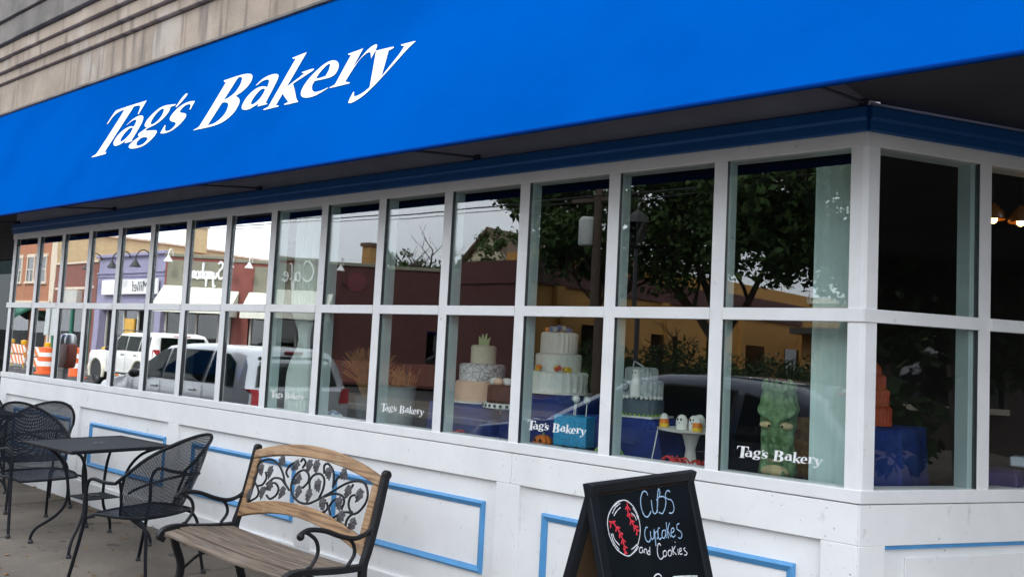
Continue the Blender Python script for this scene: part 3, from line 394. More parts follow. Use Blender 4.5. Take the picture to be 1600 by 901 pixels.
MB().grid(bot).build('shaded_underside', 'awning_underside_shade', AWN, smooth='all', clean=False)  # back of the same fabric, painted near black for its shade
for key, loops in GL.items():
    vs, fs = glyph_mesh('letter', loops, lambda u, v: aw(u, v, sag(u, v) + .004), 0, None)
    MB().add(vs, fs).build('letter', 'lettering_white', can, clean=False)
MB().tube([aw(X0, -.004, -.006), aw(X1, -.004, -.006)], .011, 10).build('hem', 'awning_hem', AWN, smooth=True)
MB().prism([aw(X0, -.005, -.012), aw(X0, .028, -.012), aw(X0, .028, -.018), aw(X0, -.005, -.018)], (X1 - X0, 0, 0)).build('hem_flap', 'awning_hem', AWN)
MB().box(X0, X1, -.022, .004, 4.018, 4.042)  .build('head_bar', 'limestone_dark', AWN, bevel=.003)
for x in (2.23, 4.58, 6.815, 9.057, 11.3, 13.5, 0.0, -2.2):
    rd = MB().tube([(x, .012, 2.728), (x, -.585, 2.648)], .0080, 8).build('strut', 'strut_metal', AWN, smooth=True)
    MB().box(x - .02, x + .02, -.012, .012, 2.714, 2.740).build('bracket', 'strut_metal', rd)
# ================================================================== street furniture: iron chairs and tables
def hoop(a):   # outer rim of the barrel back, a from -90 to 90 degrees
    ca = max(0, math.cos(a)); return Vector((-.10 - .35 * ca ** .9, .30 * math.sin(a) * (1 - .26 * ca), .655 + .300 * ca ** .62))
def bott(a):
    ca = max(0, math.cos(a)); return Vector((-.03 - .20 * ca, .235 * math.sin(a) * (1 - .15 * ca), .425))
def uvgrid(ob, na, nb, su, sv):
    me = ob.data; uv = me.uv_layers.new(name='UVMap')
    for p in me.polygons:
        for li in p.loop_indices:
            vi = me.loops[li].vertex_index; uv.data[li].uv = ((vi % nb) / (nb - 1) * su, (vi // nb) / (na - 1) * sv)
def make_chair():
    t = thing('patio_chair', (0, 0, 0), 0)
    A = [R(-90 + 180 * i / 28) for i in range(29)]
    rim = [hoop(a) for a in A]
    rarm = [(.285, -.30, .012), (.262, -.293, .12), (.225, -.283, .30), (.205, -.28, .44), (.212, -.283, .56), (.195, -.290, .625), (.150, -.298, .652), (.05, -.305, .640), (-.04, -.305, .640)]
    larm = [(x, -y, z) for x, y, z in reversed(rarm)]
    MB().tube(spline(rarm, 4) + rim[1:-1] + spline(larm, 4), .0115, 8).build('frame', 'black_iron', t, local=True, smooth=True)
    P = []
    for j in range(13):
        k = j / 12; row = []
        for a in A:
            b, h = bott(a), hoop(a); q = b.lerp(h, k); bow = math.sin(math.pi * k) * .022; q = q + Vector((-math.cos(a) * bow, math.sin(a) * bow * .6, 0)); row.append(q)
        P.append(row)
    bk = MB().grid(P).build('backrest', 'iron_mesh', t, local=True, smooth='all', clean=False); uvgrid(bk, 13, 29, 1.0, .62)
    cr_ = [bott(a).lerp(hoop(a), .52 if abs(a) < R(80) else .5) + Vector((-math.cos(a) * .03, 0, 0)) for a in A[1:-1]]
    MB().tube(cr_, .008, 6).build('back_band', 'black_iron', t, local=True, smooth=True)
    for s_ in (-1, 1): MB().tube(spline([(-.03, .235 * s_, .425), (-.055, .262 * s_, .55), (-.07, .30 * s_, .65)], 4), .009, 6).build('back_stay', 'black_iron', t, local=True, smooth=True)
    seat = []; n = 14
    for i in range(n):
        row = []
        for j in range(n):
            u, v = -1 + 2 * i / (n - 1), -1 + 2 * j / (n - 1)
            # rounded square
            x = u * math.sqrt(max(0, 1 - .28 * v * v)); y = v * math.sqrt(max(0, 1 - .28 * u * u)); d = max(abs(u), abs(v))
            row.append((.015 + .245 * x, .262 * y, .425 - .018 * (1 - u * u) * (1 - v * v) - (.022 * max(0, u) ** 4)))
        seat.append(row)
    sb = MB().grid(seat).build('seat', 'iron_mesh_dense', t, local=True, smooth='all', clean=False); uvgrid(sb, n, n, .9, .9)
    edge = [seat[0][j] for j in range(n)] + [seat[i][n - 1] for i in range(1, n)] + [seat[n - 1][j] for j in range(n - 2, -1, -1)] + [seat[i][0] for i in range(n - 2, 0, -1)]
    MB().tube(edge, .0095, 6, closed=True).build('seat_rim', 'black_iron', t, local=True, smooth=True)
    for s_ in (-1, 1):
        MB().tube(spline([(-.13, .215 * s_, .412), (-.20, .225 * s_, .40), (-.245, .235 * s_, .34), (-.265, .245 * s_, .20), (-.300, .262 * s_, .012)], 5), .0105, 8).build('leg', 'black_iron', t, local=True, smooth=True)
        MB().tube(spline([(.16, .25 * s_, .41), (.205, .28 * s_, .40)], 2), .009, 6).build('seat_bracket', 'black_iron', t, local=True, smooth=True)
    for x, y in ((.286, .30), (.286, -.30), (-.301, .263), (-.301, -.263)):
        MB().lathe([(.010, .03), (.016, .022), (.017, .004), (.013, .0)], (x, y, 0), 10).build('foot', 'gasket', t, local=True, smooth=True)
    return t
ch0 = make_chair()
spots = [((4.74, -.80, 0), R(180 + 20), 'black wrought iron mesh armchair beside the wooden bench'),
         ((2.86, -.74, 0), R(4), 'black iron mesh armchair facing the nearer table from its far side'),
         ((1.97, -.44, 0), R(178), 'black iron mesh armchair turned away behind the chair at the nearer table'),
         ((.42, -.42, 0), R(-12), 'black iron mesh armchair at the left edge by the white wall')]
for i, (loc, rz, lab) in enumerate(spots):
    c = ch0 if i == 0 else copy_tree(ch0)
    c.location = loc; c.rotation_euler = (0, 0, rz); prop(c, lab, 'chair', 'iron armchairs along the storefront')
def make_table():
    t = thing('patio_table', (0, 0, 0), 0); h = .375
    MB().box(-h, h, -h, h, .738, .748).build('table_top', 'iron_mesh_top', t, local=True, bevel=.003)
    fr = MB(); fr.tube([(-h, -h, .740), (h, -h, .740), (h, h, .740), (-h, h, .740)], .013, 8, closed=True); fr.build('top_rim', 'black_iron', t, local=True, smooth=True)
    MB().lathe([(.016, .748), (.030, .7486), (.032, .752), (.018, .753), (.015, .748)], (0, 0, 0), 16, cap=False).build('parasol_hole', 'gasket', t, local=True, smooth=True)
    MB().box(-.13, .13, -.13, .13, .352, .360).build('shelf', 'iron_mesh_top', t, local=True, bevel=.002)
    MB().lathe([(.02, .361), (.03, .361), (.03, .366), (.02, .366)], (0, 0, 0), 14, cap=False).build('shelf_ring', 'gasket', t, local=True)
    for sx in (-1, 1):
        for sy in (-1, 1):
            g = [(.31, .73), (.225, .68), (.165, .58), (.140, .46), (.135, .355), (.150, .27), (.20, .19), (.275, .115), (.300, .05), (.298, .012)]
            MB().tube(spline([(sx * a, sy * a, z) for a, z in g], 4), .011, 8).build('leg', 'black_iron', t, local=True, smooth=True)
            MB().lathe([(.010, .03), (.017, .022), (.018, .004), (.013, .0)], (sx * .298, sy * .298, 0), 10).build('foot', 'gasket', t, local=True, smooth=True)
    return t
mat('iron_mesh_top', (.012, .016, .023), .6, .35, 30, .5, 300, spec=.25)
t0 = make_table()
for i, (loc, rz, lab) in enumerate([((3.72, -.655, 0), R(2), 'square black iron table between two mesh armchairs'), ((.98, -.66, 0), R(-1), 'square black iron table cut off by the left edge')]):
    c = t0 if i == 0 else copy_tree(t0)
    c.location = loc; c.rotation_euler = (0, 0, rz); prop(c, lab, 'table', 'iron tables along the storefront')
# ================================================================== the bench
BN = thing('park_bench', (6.05, -.60, 0), R(-3), 'weathered wood slat bench with cast iron vine leaf back', 'bench')
UC, UH = .045, .645
def bp(u, w, y=0.0): return Vector((u, w * .2425 - y * .970, .42 + w * .970 + y * .2425))
def arch(end, peak, u): return end + (peak - end) * (1 - ((u - UC) / UH) ** 2)
def archrail(name, e0, p0, e1, p1, u0, u1, th, m):
    b = MB(); n = 24; P = []
    us = [u0 + (u1 - u0) * i / n for i in range(n + 1)]
    ring = lambda u: [bp(u, arch(e0, p0, u), th / 2), bp(u, arch(e1, p1, u), th / 2), bp(u, arch(e1, p1, u), -th / 2), bp(u, arch(e0, p0, u), -th / 2)]
    vs = [p for u in us for p in ring(u)]; fs = [(i * 4 + k, i * 4 + (k + 1) % 4, (i + 1) * 4 + (k + 1) % 4, (i + 1) * 4 + k) for i in range(n) for k in range(4)] + [(3, 2, 1, 0), tuple(n * 4 + k for k in range(4))]
    return b.add(vs, fs).build(name, m, BN, local=True, bevel=.005, smooth=True)
archrail('top_rail', .418, .497, .470, .567, UC - .632, UC + .632, .036, 'honey_wood')
archrail('lower_rail', .052, .150, .128, .224, UC - .632, UC + .632, .032, 'honey_wood')
for s_ in (-1, 1):
    u0 = UC + s_ * .632; u1 = UC + s_ * .578
    b = MB(); th = .028; q = [(u0, .10), (u1, .11), (u1, .428), (u0, .418)]
    b.prism([bp(u, w, th / 2) for u, w in q], bp(0, 0, -th / 2) - bp(0, 0, th / 2)).build('back_stile', 'honey_wood', BN, local=True, bevel=.004)
lat = MB().tube(spline([bp(UC - .57, .16), bp(UC - .565, .30), bp(UC - .57, .42)], 4), .006, 6).build('vine_lattice', 'cast_iron', BN, local=True, smooth=True)
for k_, pts in BENCH['lat'].items():
    MB().tube(spline([bp(u, w, .002) for u, w in pts], 5), .0068, 7).build('vine', 'cast_iron', lat, local=True, smooth=True)
leaf = [(0, -.55), (.16, -.62), (.40, -.60), (.46, -.34), (.62, -.10), (.56, .16), (.38, .24), (.40, .50), (.22, .60), (.10, .82), (0, .92), (-.10, .82), (-.22, .60), (-.40, .50), (-.38, .24), (-.56, .16), (-.62, -.10), (-.46, -.34), (-.40, -.60), (-.16, -.62)]
lv = []; lf = []
lv.append((0, 0, .16)); lv += [(x, y, -.05 + .10 * (i % 2)) for i, (x, y) in enumerate(leaf)]; n = len(leaf)
lf += [(0, 1 + i, 1 + (i + 1) % n) for i in range(n)]; lv.append((0, 0, -.16)); lf += [(n + 1, 1 + (i + 1) % n, 1 + i) for i in range(n)]
lme = bpy.data.meshes.new('leaf'); lme.from_pydata(lv, [], lf)
for c_, t_ in BENCH['leaves']:
    ob = link('leaf', lme, 'pewter_leaf', lat); C0 = bp(*c_, .010); T0 = bp(*t_, .010); yv = (T0 - C0).normalized(); nv = (bp(0, 0, 1) - bp(0, 0, 0)).normalized(); xv = yv.cross(nv); s_ = .056
    ob.matrix_local = Matrix(((xv.x * s_, yv.x * s_, nv.x * s_, C0.x), (xv.y * s_, yv.y * s_, nv.y * s_, C0.y), (xv.z * s_, yv.z * s_, nv.z * s_, C0.z), (0, 0, 0, 1)))
# seat slats
prof = [(-.425, .440), (-.335, .452), (-.245, .446), (-.155, .436), (-.065, .428)]
for i, (y, z) in enumerate(prof):
    sl_ = (prof[min(i + 1, 4)][1] - prof[max(i - 1, 0)][1]) / (prof[min(i + 1, 4)][0] - prof[max(i - 1, 0)][0]); w = .041
    b = MB(); n = 10; vs = []
    for k in range(n + 1):
        u = UC - .625 + 1.25 * k / n; dz = -.010 * math.sin(math.pi * k / n)
        vs += [(u, y - w, z - w * sl_ + dz), (u, y + w, z + w * sl_ + dz), (u, y + w, z + w * sl_ + dz - .020), (u, y - w, z - w * sl_ + dz - .020)]
    fs = [(i_ * 4 + k, i_ * 4 + (k + 1) % 4, (i_ + 1) * 4 + (k + 1) % 4, (i_ + 1) * 4 + k) for i_ in range(n) for k in range(4)] + [(3, 2, 1, 0), tuple(n * 4 + k for k in range(4))]
    b.add(vs, fs).build('slat', 'seat_wood', BN, local=True, bevel=.004, smooth=True)
MB().tube([(UC - .63, -.05, .30), (UC + .63, -.05, .30)], .010, 8).build('stretcher', 'cast_iron', BN, local=True, smooth=True)
def flat_sweep(b, pts, w, t):
    """bar of width w (along the bench) and thickness t following pts (y,z) at u"""
    u, P = pts; q = spline([(0, y, z) for y, z in P], 5); vs = []; m = len(q)
    for i in range(m):
        d = (q[min(i + 1, m - 1)] - q[max(i - 1, 0)]).normalized(); nn = Vector((0, -d.z, d.y)); tt = t if not isinstance(t, list) else t[0] + (t[1] - t[0]) * i / (m - 1)
        for a, c in ((-1, -1), (1, -1), (1, 1), (-1, 1)): vs.append(Vector((u + a * w / 2, 0, 0)) + q[i] + nn * c * tt / 2)
    fs = [(i * 4 + k, i * 4 + (k + 1) % 4, (i + 1) * 4 + (k + 1) % 4, (i + 1) * 4 + k) for i in range(m - 1) for k in range(4)] + [(3, 2, 1, 0), tuple((m - 1) * 4 + k for k in range(4))]
    return b.add(vs, fs)
for s_ in (-1, 1):
    u = UC + s_ * .652
    b = MB(); flat_sweep(b, (u, [(.122, .890), (.112, .84), (.078, .68), (.035, .52), (.005, .42), (.015, .30), (.060, .14), (.110, .0)]), .038, .042)
    pst = b.build('back_post', 'cast_iron', BN, local=True, bevel=.006, smooth=True)
    MB().lathe([(.001, -.022), (.020, -.021), (.026, -.012), (.026, .012), (.020, .021), (.001, .022)], (0, 0, 0), 14).build('post_scroll', 'cast_iron', pst, local=True, smooth=True).matrix_local = Matrix.Translation((u, .126, .893)) @ Matrix.Rotation(R(90), 4, 'Y')
    b = MB(); flat_sweep(b, (u, [(.02, .425), (-.12, .428), (-.26, .440), (-.38, .452), (-.455, .440), (-.482, .405), (-.455, .385)]), .040, .030); b.build('seat_side', 'cast_iron', BN, local=True, bevel=.006, smooth=True)
    b = MB(); flat_sweep(b, (u, [(-.40, .435), (-.375, .34), (-.335, .22), (-.355, .10), (-.425, .0)]), .036, .040); b.build('leg', 'cast_iron', BN, local=True, bevel=.006, smooth=True)
    MB().tube(spline([(u, -.345, .18), (u, -.22, .27), (u, -.10, .265), (u, .03, .20)], 5), .009, 7).build('leg_brace', 'cast_iron', BN, local=True, smooth=True)
    arm = MB().tube(spline([(u, .075, .655), (u, .03, .605), (u, -.05, .580), (u, -.14, .598), (u, -.25, .640), (u, -.345, .655), (u, -.390, .640)], 5), [.013] * 31, 8).build('armrest', 'cast_iron', BN, local=True, smooth=True)
    MB().ball((u, -.392, .628), .021, 10).build('arm_scroll', 'cast_iron', arm, local=True, smooth=True)
    MB().tube(spline([(u, -.365, .648), (u, -.300, .600), (u, -.285, .530), (u, -.330, .462)], 5), .010, 7).build('arm_support', 'cast_iron', BN, local=True, smooth=True)
    MB().ball((u, -.335, .462), .015, 8).build('support_scroll', 'cast_iron', arm, local=True, smooth=True)
    MB().tube(spline([(u, -.19, .618), (u, -.085, .575), (u, -.055, .505), (u, -.095, .445)], 5), .010, 7).build('arm_support', 'cast_iron', BN, local=True, smooth=True)
# ================================================================== chalkboard A-frame sign
EZ = thing('chalkboard_sign', (8.79, -1.24, 0), 0, 'black A-frame chalkboard sign with baseball drawing in front of the window', 'sign')
ea = Vector((8.784, -1.549, 1.21)); th = .032; ed = Vector((math.sin(th), math.cos(th), 0)); en = Vector((math.cos(th), -math.sin(th), 0)); tq = .275; EW = .61
edn = (en * tq - Vector((0, 0, 1))).normalized(); EL = 1.21 * math.sqrt(1 + tq * tq); eo = ed.cross(edn) * -1
if eo.dot(en) < 0: eo = -eo
ebn = (-en * tq - Vector((0, 0, 1))).normalized(); ebo = Vector((-eo.x, -eo.y, eo.z))
def fb(u, v, o_=0.0): return ea + ed * u + edn * v + eo * o_
def bb(u, v, o_=0.0): return ea + ed * u + ebn * v + ebo * o_
for f_, nm, off in ((fb, 'front', 0), (bb, 'back', 0)):
    for u0, u1, v0, v1, n_ in ((0, .042, .0, EL - .002, 'frame_bar'), (EW - .042, EW, .0, EL - .002, 'frame_bar'), (.0425, EW - .0425, 0, .030, 'frame_bar'), (.0425, EW - .0425, EL - .22, EL - .16, 'frame_bar')):
        MB().prism([f_(u0, v0, .0), f_(u1, v0, .0), f_(u1, v1, .0), f_(u0, v1, .0)], f_(0, 0, -.022) - f_(0, 0, 0)).build(n_, 'board_frame', EZ, bevel=.002)
pn = MB().prism([fb(.042, .038, -.006), fb(EW - .042, .038, -.006), fb(EW - .042, EL - .2, -.006), fb(.042, EL - .2, -.006)], eo * -.006).build('writing_panel', 'chalkboard', EZ)
MB().prism([bb(.042, .038, -.006), bb(EW - .042, .038, -.006), bb(EW - .042, EL - .2, -.006), bb(.042, EL - .2, -.006)], ebo * -.010).build('rear_panel', 'hardboard', EZ)
for u in (.05, EW - .05): MB().tube([ea + ed * (u - .02) + Vector((0, 0, -.006)), ea + ed * (u + .02) + Vector((0, 0, -.006))], .006, 8).build('hinge', 'board_frame', EZ, smooth=True)
MB().tube([fb(.02, .70, -.02), bb(.02, .70, -.02)], .003, 6).build('spreader', 'steel', EZ)
def stroke(b, pts, r, n=4):
    q = spline([(u, v, 0) for u, v in pts], n) if len(pts) > 2 else [Vector((u, v, 0)) for u, v in pts]
    P = [fb(p.x, p.y, -.0045) for p in q]; m = len(P); vs = []
    for i in range(m):
        d = P[min(i + 1, m - 1)] - P[max(i - 1, 0)]; d = d.normalized() if d.length > 1e-9 else ed; s_ = d.cross(eo).normalized() * r * (.8 + .4 * random.random()); vs += [P[i] - s_, P[i] + s_]
    b.add(vs, [(2 * i, 2 * i + 1, 2 * i + 3, 2 * i + 2) for i in range(m - 1)])
def group(keys, src, r): 
    b = MB()
    for k_ in keys: stroke(b, src[k_], r)
    return b
group(EASEL['W'].keys(), EASEL['W'], .0017).build('baseball_outline', 'chalk_white', pn, clean=False)
b = MB(); [stroke(b, q, .0028) for q in EASEL['R']]; b.build('red_stitching', 'chalk_red', pn, clean=False)
T_ = EASEL['T']
group(['C', 'u', 'b', 'b2', 's'], T_, .0019).build('chalk_word', 'chalk_blue', pn, clean=False)
group(['c1', 'u1', 'p1', 'p2', 'c2', 'a1', 'k1', 'k2', 'e1', 's1'], T_, .0017).build('chalk_word', 'chalk_blue', pn, clean=False)
group(['an1', 'an2', 'an3', 'an4'], T_, .0016).build('chalk_word', 'chalk_white', pn, clean=False)
group(['C2', 'o1', 'o2', 'k3', 'k4', 'i1', 'i2', 'e2', 's2'], T_, .0017).build('chalk_word', 'chalk_white', pn, clean=False)
group(['x1', 'x2'], T_, .0022).build('chalk_word', 'chalk_white', pn, clean=False)
# ================================================================== fallen leaves on the pavement
mat('fallen_leaf', (.30, .16, .04), .8, .4, 30, col2=(.12, .06, .025))
fl = MB(); random.seed(11)
for i in range(480):
    near = random.random() < .55
    x = random.uniform(.0, 6.6); y = -random.uniform(.015, .14) if near else -random.uniform(.1, 2.6)
    if near and random.random() < .6: x = random.uniform(3.6, 6.4)
    a = random.uniform(0, 6.28); r = random.uniform(.010, .028); vs = []
    for k in range(6):
        rr = r * (1.25 if k == 0 else random.uniform(.55, .9)); vs.append((x + rr * math.cos(a + k * 1.047), y + .7 * rr * math.sin(a + k * 1.047), .005 + random.uniform(0, .010)))
    fl.add(vs, [(0, 1, 2, 3, 4, 5)])
prop(fl.build('fallen_leaves', 'fallen_leaf', clean=False), 'small dry brown leaves scattered on the pavement along the wall', 'leaves', kind='stuff')
# ================================================================== window display
def M3(n, c, **k): return mat(n, c, **k)
mat('cloth_blue', (.003, .022, .170), .8, .35, 7, .35, 18); mat('cloth_purple', (.035, .016, .12), .6, .3, 7, .3, 18)
mat('icing_white', (.78, .77, .72), .6, .05, 20); mat('icing_cream', (.74, .68, .50), .6, .06, 20); mat('icing_peach', (.78, .52, .36), .6, .08, 14); mat('icing_green', (.50, .62, .30), .6, .1, 14)
mat('chocolate', (.085, .030, .016), .5, .3, 30, .4, 90); mat('crackle', (.70, .70, .68), .6, .1, 9); cracks(MATS['crackle'], (.25, .25, .25), 26, .045)
mat('candy_orange', (.78, .20, .02), .5, .1); mat('candy_yellow', (.80, .52, .04), .5, .1); mat('fruit_red', (.60, .05, .04), .4, .2, 30); mat('fruit_blue', (.05, .14, .42), .4, .3, 30)
mat('spooky_grey', (.66, .70, .69), .6, .3, 18, .5, 30, col2=(.26, .30, .32)); mat('spooky_dark', (.08, .11, .13), .6, .3, 8, .4, 30); mat('goblin_green', (.25, .40, .19), .75, .4, 26, .8, 60, col2=(.07, .15, .06)); mat('goblin_pale', (.60, .48, .26), .7, .35, 22)
mat('straw', (.42, .25, .08), .85, .4, 30, .6, 120, col2=(.22, .11, .03)); mat('glitter_blue', (.02, .30, .55), .35, .4, 90, .5, 200); mat('curtain_white', (.66, .72, .68), .8, .06, 4); mat('curtain_green', (.50, .62, .59), .8, .06, 4)
mat('tin_grey', (.42, .46, .45), .45, .15, 9, metal=.2); mat('orange_icing', (.34, .04, .010), .6, .15, 18); mat('spider_green', (.28, .50, .05), .5, .3, 20); mat('black_plastic', (.012, .012, .014), .4, .2)
def drape(name, x0, x1, y0, y1, zt, zb, m, label, seed, cat='cloth', flare=.05, group=None):
    """cloth over a block: flat top, folded sides reaching down and out"""
    random.seed(seed); ph = [random.uniform(0, 6.28) for _ in range(3)]; n = 64; rows = []
    per = []
    for i in range(n):
        a = i / n * 4; k = int(a); f = a - k
        per.append([(x0 + (x1 - x0) * f, y0), (x1, y0 + (y1 - y0) * f), (x1 - (x1 - x0) * f, y1), (x0, y1 - (y1 - y0) * f)][k])
    cx, cy = (x0 + x1) / 2, (y0 + y1) / 2
    for j in range(9):
        row = []
        for i, (px, py) in enumerate(per):
            t = i / n * 6.2832
            if j < 3: s_ = (.3, .75, 1.0)[j]; row.append((cx + (px - cx) * s_, cy + (py - cy) * s_, zt + .004 * math.sin(5 * t + ph[0]) * s_ - (.006 if j == 2 else 0)))
            else:
                k = (j - 2) / 6; w = 1 + k * (flare / .2) * (.5 + .5 * math.sin(7 * t + ph[1]) * (.6 + .4 * math.sin(3 * t + ph[2])))
                row.append((cx + (px - cx) * w, cy + (py - cy) * min(w, 1.02), zt - (zt - zb) * k ** (1.0 + .12 * math.sin(4 * t)) if j < 8 else zb))
        row.append(row[0]); rows.append(row)
    b = MB().grid(rows); b.add(rows[0][:-1], [tuple(range(n))]); return prop(b.build(name, m, smooth='all'), label, cat, group)
SZ = 1.041
drape('draped_cloth', 6.28, 6.80, .26, .70, 1.252, SZ, 'cloth_blue', 'blue cloth draped under the peach and white tiered cake', 1)
drape('draped_cloth', 6.88, 7.42, .28, .72, 1.352, SZ, 'cloth_blue', 'tall blue cloth stand under the white ruffled cake', 2)
drape('draped_cloth', 7.52, 7.96, .24, .62, 1.268, SZ, 'cloth_blue', 'blue cloth mound under the grey haunted cake', 3)
# peach / white tiered cake
t = thing('tiered_cake', (6.53, .47, 1.256), 0, 'three tier cake in peach white and cream with pale green topper', 'cake')
def tier(t, r, z0, z1, m, n=32, ruffle=0.0, nm='tier', sq=(1, 1)):
    b = MB(); prof = [(0.0, z0), (r, z0), (r, z1 - .012), (r - .010, z1 - .002), (r - .02, z1), (0.0, z1)]
    if not ruffle: return b.lathe(prof, (0, 0, 0), n, cap=False, squash=sq).build(nm, m, t, local=True, smooth=True)
    n = 96; vs = []; rows = []
    for rr, z in prof[1:5]: rows.append([((rr + ruffle * math.sin(k * 6.2832 / n * 24 + z * 20)) * math.cos(6.2832 * k / n), (rr + ruffle * math.sin(k * 6.2832 / n * 24 + z * 20)) * math.sin(6.2832 * k / n), z) for k in range(n + 1)])
    b.grid(rows); b.add(rows[-1][:-1], [tuple(range(n))]); return b.build(nm, m, t, local=True, smooth=True)
MB().lathe([(0, -.003), (.20, -.003), (.20, .008), (0, .008)], n=32, cap=False).build('cake_board', 'icing_white', t, local=True)
tier(t, .172, .009, .135, 'icing_peach'); tier(t, .150, .136, .245, 'crackle'); tier(t, .082, .246, .365, 'icing_cream')
for dx, h, a in ((-.03, .055, -.3), (-.012, .07, -.1), (.01, .075, .12), (.03, .05, .35)): MB().tube([(dx, 0, .366), (dx + a * .02, 0, .366 + h * .6), (dx + a * .05, .004, .366 + h)], [.012, .009, .004], 7).build('topper', 'icing_green', t, local=True, smooth=True)
# chocolate cake on stand
t = thing('chocolate_cake', (6.875, .33, SZ), 0, 'chocolate cake with pink and white eggs on a white pedestal stand', 'cake')
MB().lathe([(.0, 0), (.085, 0), (.08, .012), (.035, .04), (.025, .11), (.05, .19), (.115, .205), (.155, .208), (.155, .236), (.0, .236)], n=28, cap=False).build('stand', 'icing_white', t, local=True, smooth=True)
for k in range(26): a = 6.2832 * k / 26; MB().obox((.1555 * math.cos(a), .1555 * math.sin(a), .214), (.003 * math.cos(a), .003 * math.sin(a), 0), (-.016 * math.sin(a), .016 * math.cos(a), 0), (0, 0, .016)).build('rim_dot', 'black_plastic', t, local=True)
tier(t, .128, .237, .345, 'chocolate', 28, .0018)
for k, (x, y, m) in enumerate(((-.07, -.05, 'icing_white'), (-.015, -.08, 'icing_peach'), (.05, -.06, 'icing_white'), (.08, .0, 'icing_peach'), (-.02, 0, 'icing_white'), (.03, .05, 'icing_peach'))): MB().ball((x, y, .362), .028, 10, (1.2, 1, .9)).build('sugar_egg', m, t, local=True, smooth=True)
# white ruffled cake
t = thing('ruffled_cake', (7.13, .48, 1.356), 0, 'white ruffled cake with coloured fruit on a tall blue stand', 'cake')
MB().lathe([(0, -.002), (.21, -.002), (.21, .007), (0, .007)], n=32, cap=False).build('cake_board', 'icing_white', t, local=True)
tier(t, .178, .008, .128, 'icing_white', ruffle=.009); tier(t, .138, .129, .235, 'icing_white', ruffle=.002); tier(t, .108, .236, .362, 'icing_white', ruffle=.0065)
random.seed(5)
for k in range(30):
    a = random.uniform(2.6, 5.8); r = random.uniform(.148, .170); MB().ball((r * math.cos(a), r * math.sin(a), .140 + random.uniform(0, .012)), random.uniform(.012, .019), 8).build('fruit', random.choice(['candy_orange', 'fruit_red', 'fruit_blue', 'candy_yellow']), t, local=True, smooth=True)
for k in range(18):
    a = random.uniform(0, 6.28); r = random.uniform(0, .08); MB().ball((r * math.cos(a), r * math.sin(a), .372 + (.09 - r) * .22), random.uniform(.013, .02), 8).build('fruit', random.choice(['candy_orange', 'fruit_blue', 'spooky_grey', 'candy_orange']), t, local=True, smooth=True)
# glitter box with cake pops and spider
t = thing('cake_pop_box', (7.47, .22, SZ), R(4), 'sparkly turquoise box holding pale cake pops', 'box')
MB().box(-.10, .11, -.08, .08, .05, .215).build('box_body', 'glitter_blue', t, local=True, bevel=.004); MB().box(-.11, .12, -.09, .09, 0, .05).build('box_base', 'black_plastic', t, local=True, bevel=.003)
for x, y, m in ((.0, -.02, 'icing_white'), (.045, .02, 'icing_white'), (.075, -.03, 'tin_grey'), (-.04, .03, 'tin_grey')):
    p = MB().tube([(x, y, .21), (x + .004, y, .29)], .003, 6).build('stick', 'icing_white', t, local=True); MB().ball((x + .004, y, .305), .021, 10).build('cake_pop', m, p, local=True, smooth=True)
def spider(name, loc, r, m, label):
    t = thing(name, loc, random.uniform(0, 3), label, 'toy spider'); MB().ball((0, 0, r), r, 10, (1.2, 1, .8)).build('body', m, t, local=True, smooth=True); MB().ball((r * 1.3, 0, r), r * .55, 8).build('head', m, t, local=True, smooth=True)
    for s_ in (-1, 1):
        for k in range(4): a = (k - 1.5) * .55; MB().tube(spline([(0, 0, r), (r * 1.4 * math.sin(a), s_ * r * 1.6 * math.cos(a), r * 2.0), (r * 2.6 * math.sin(a), s_ * r * 2.8 * math.cos(a), 0.002)], 4), r * .13, 5).build('leg', m, t, local=True, smooth=True)
spider('toy_spider', (7.72, .17, SZ), .034, 'spider_green', 'green toy spider at the foot of the grey haunted cake')
spider('toy_spider', (8.13, .15, SZ), .034, 'fruit_red', 'red toy spider below the ghost cupcake stand'); spider('toy_spider', (8.26, .18, SZ), .030, 'fruit_red', 'smaller red toy spider beside the window frame')
spider('toy_spider', (6.62, .15, SZ), .028, 'fruit_red', 'red toy spider in front of the tiered cake'); spider('toy_spider', (7.50, .13, SZ + .002), .026, 'black_plastic', 'black toy spider in front of the turquoise box')
# small pumpkin
def pumpkin(name, loc, r, label):
    t = thing(name, loc, 0, label, 'pumpkin'); rows = []
    for i in range(9):
        p = -math.pi / 2 + math.pi * i / 8; rows.append([((r * math.cos(p)) * (1 + .09 * math.cos(8 * a)) * math.cos(a), (r * math.cos(p)) * (1 + .09 * math.cos(8 * a)) * math.sin(a), r * .8 + r * .8 * math.sin(p)) for a in [6.2832 * k / 48 for k in range(49)]])
    MB().grid(rows).build('shell', 'candy_orange', t, local=True, smooth=True); MB().tube([(0, 0, r * 1.5), (r * .1, 0, r * 1.85)], [r * .16, r * .09], 7).build('stem', 'goblin_green', t, local=True, smooth=True)
    for x in (-.35, .35): MB().prism([(x * r - r * .16, -r * 1.02, r * .95), (x * r + r * .16, -r * 1.02, r * .95), (x * r, -r * 1.02, r * 1.25)], (0, r * .2, 0)).build('eye', 'black_plastic', t, local=True)
    MB().prism([(-.5 * r, -r * .98, r * .65), (0, -r * 1.03, r * .45), (.5 * r, -r * .98, r * .65), (0, -r * 1.03, r * .6)], (0, r * .2, 0)).build('mouth', 'black_plastic', t, local=True)
pumpkin('carved_pumpkin', (7.24, .22, SZ), .055, 'small orange carved pumpkin below the ruffled cake')
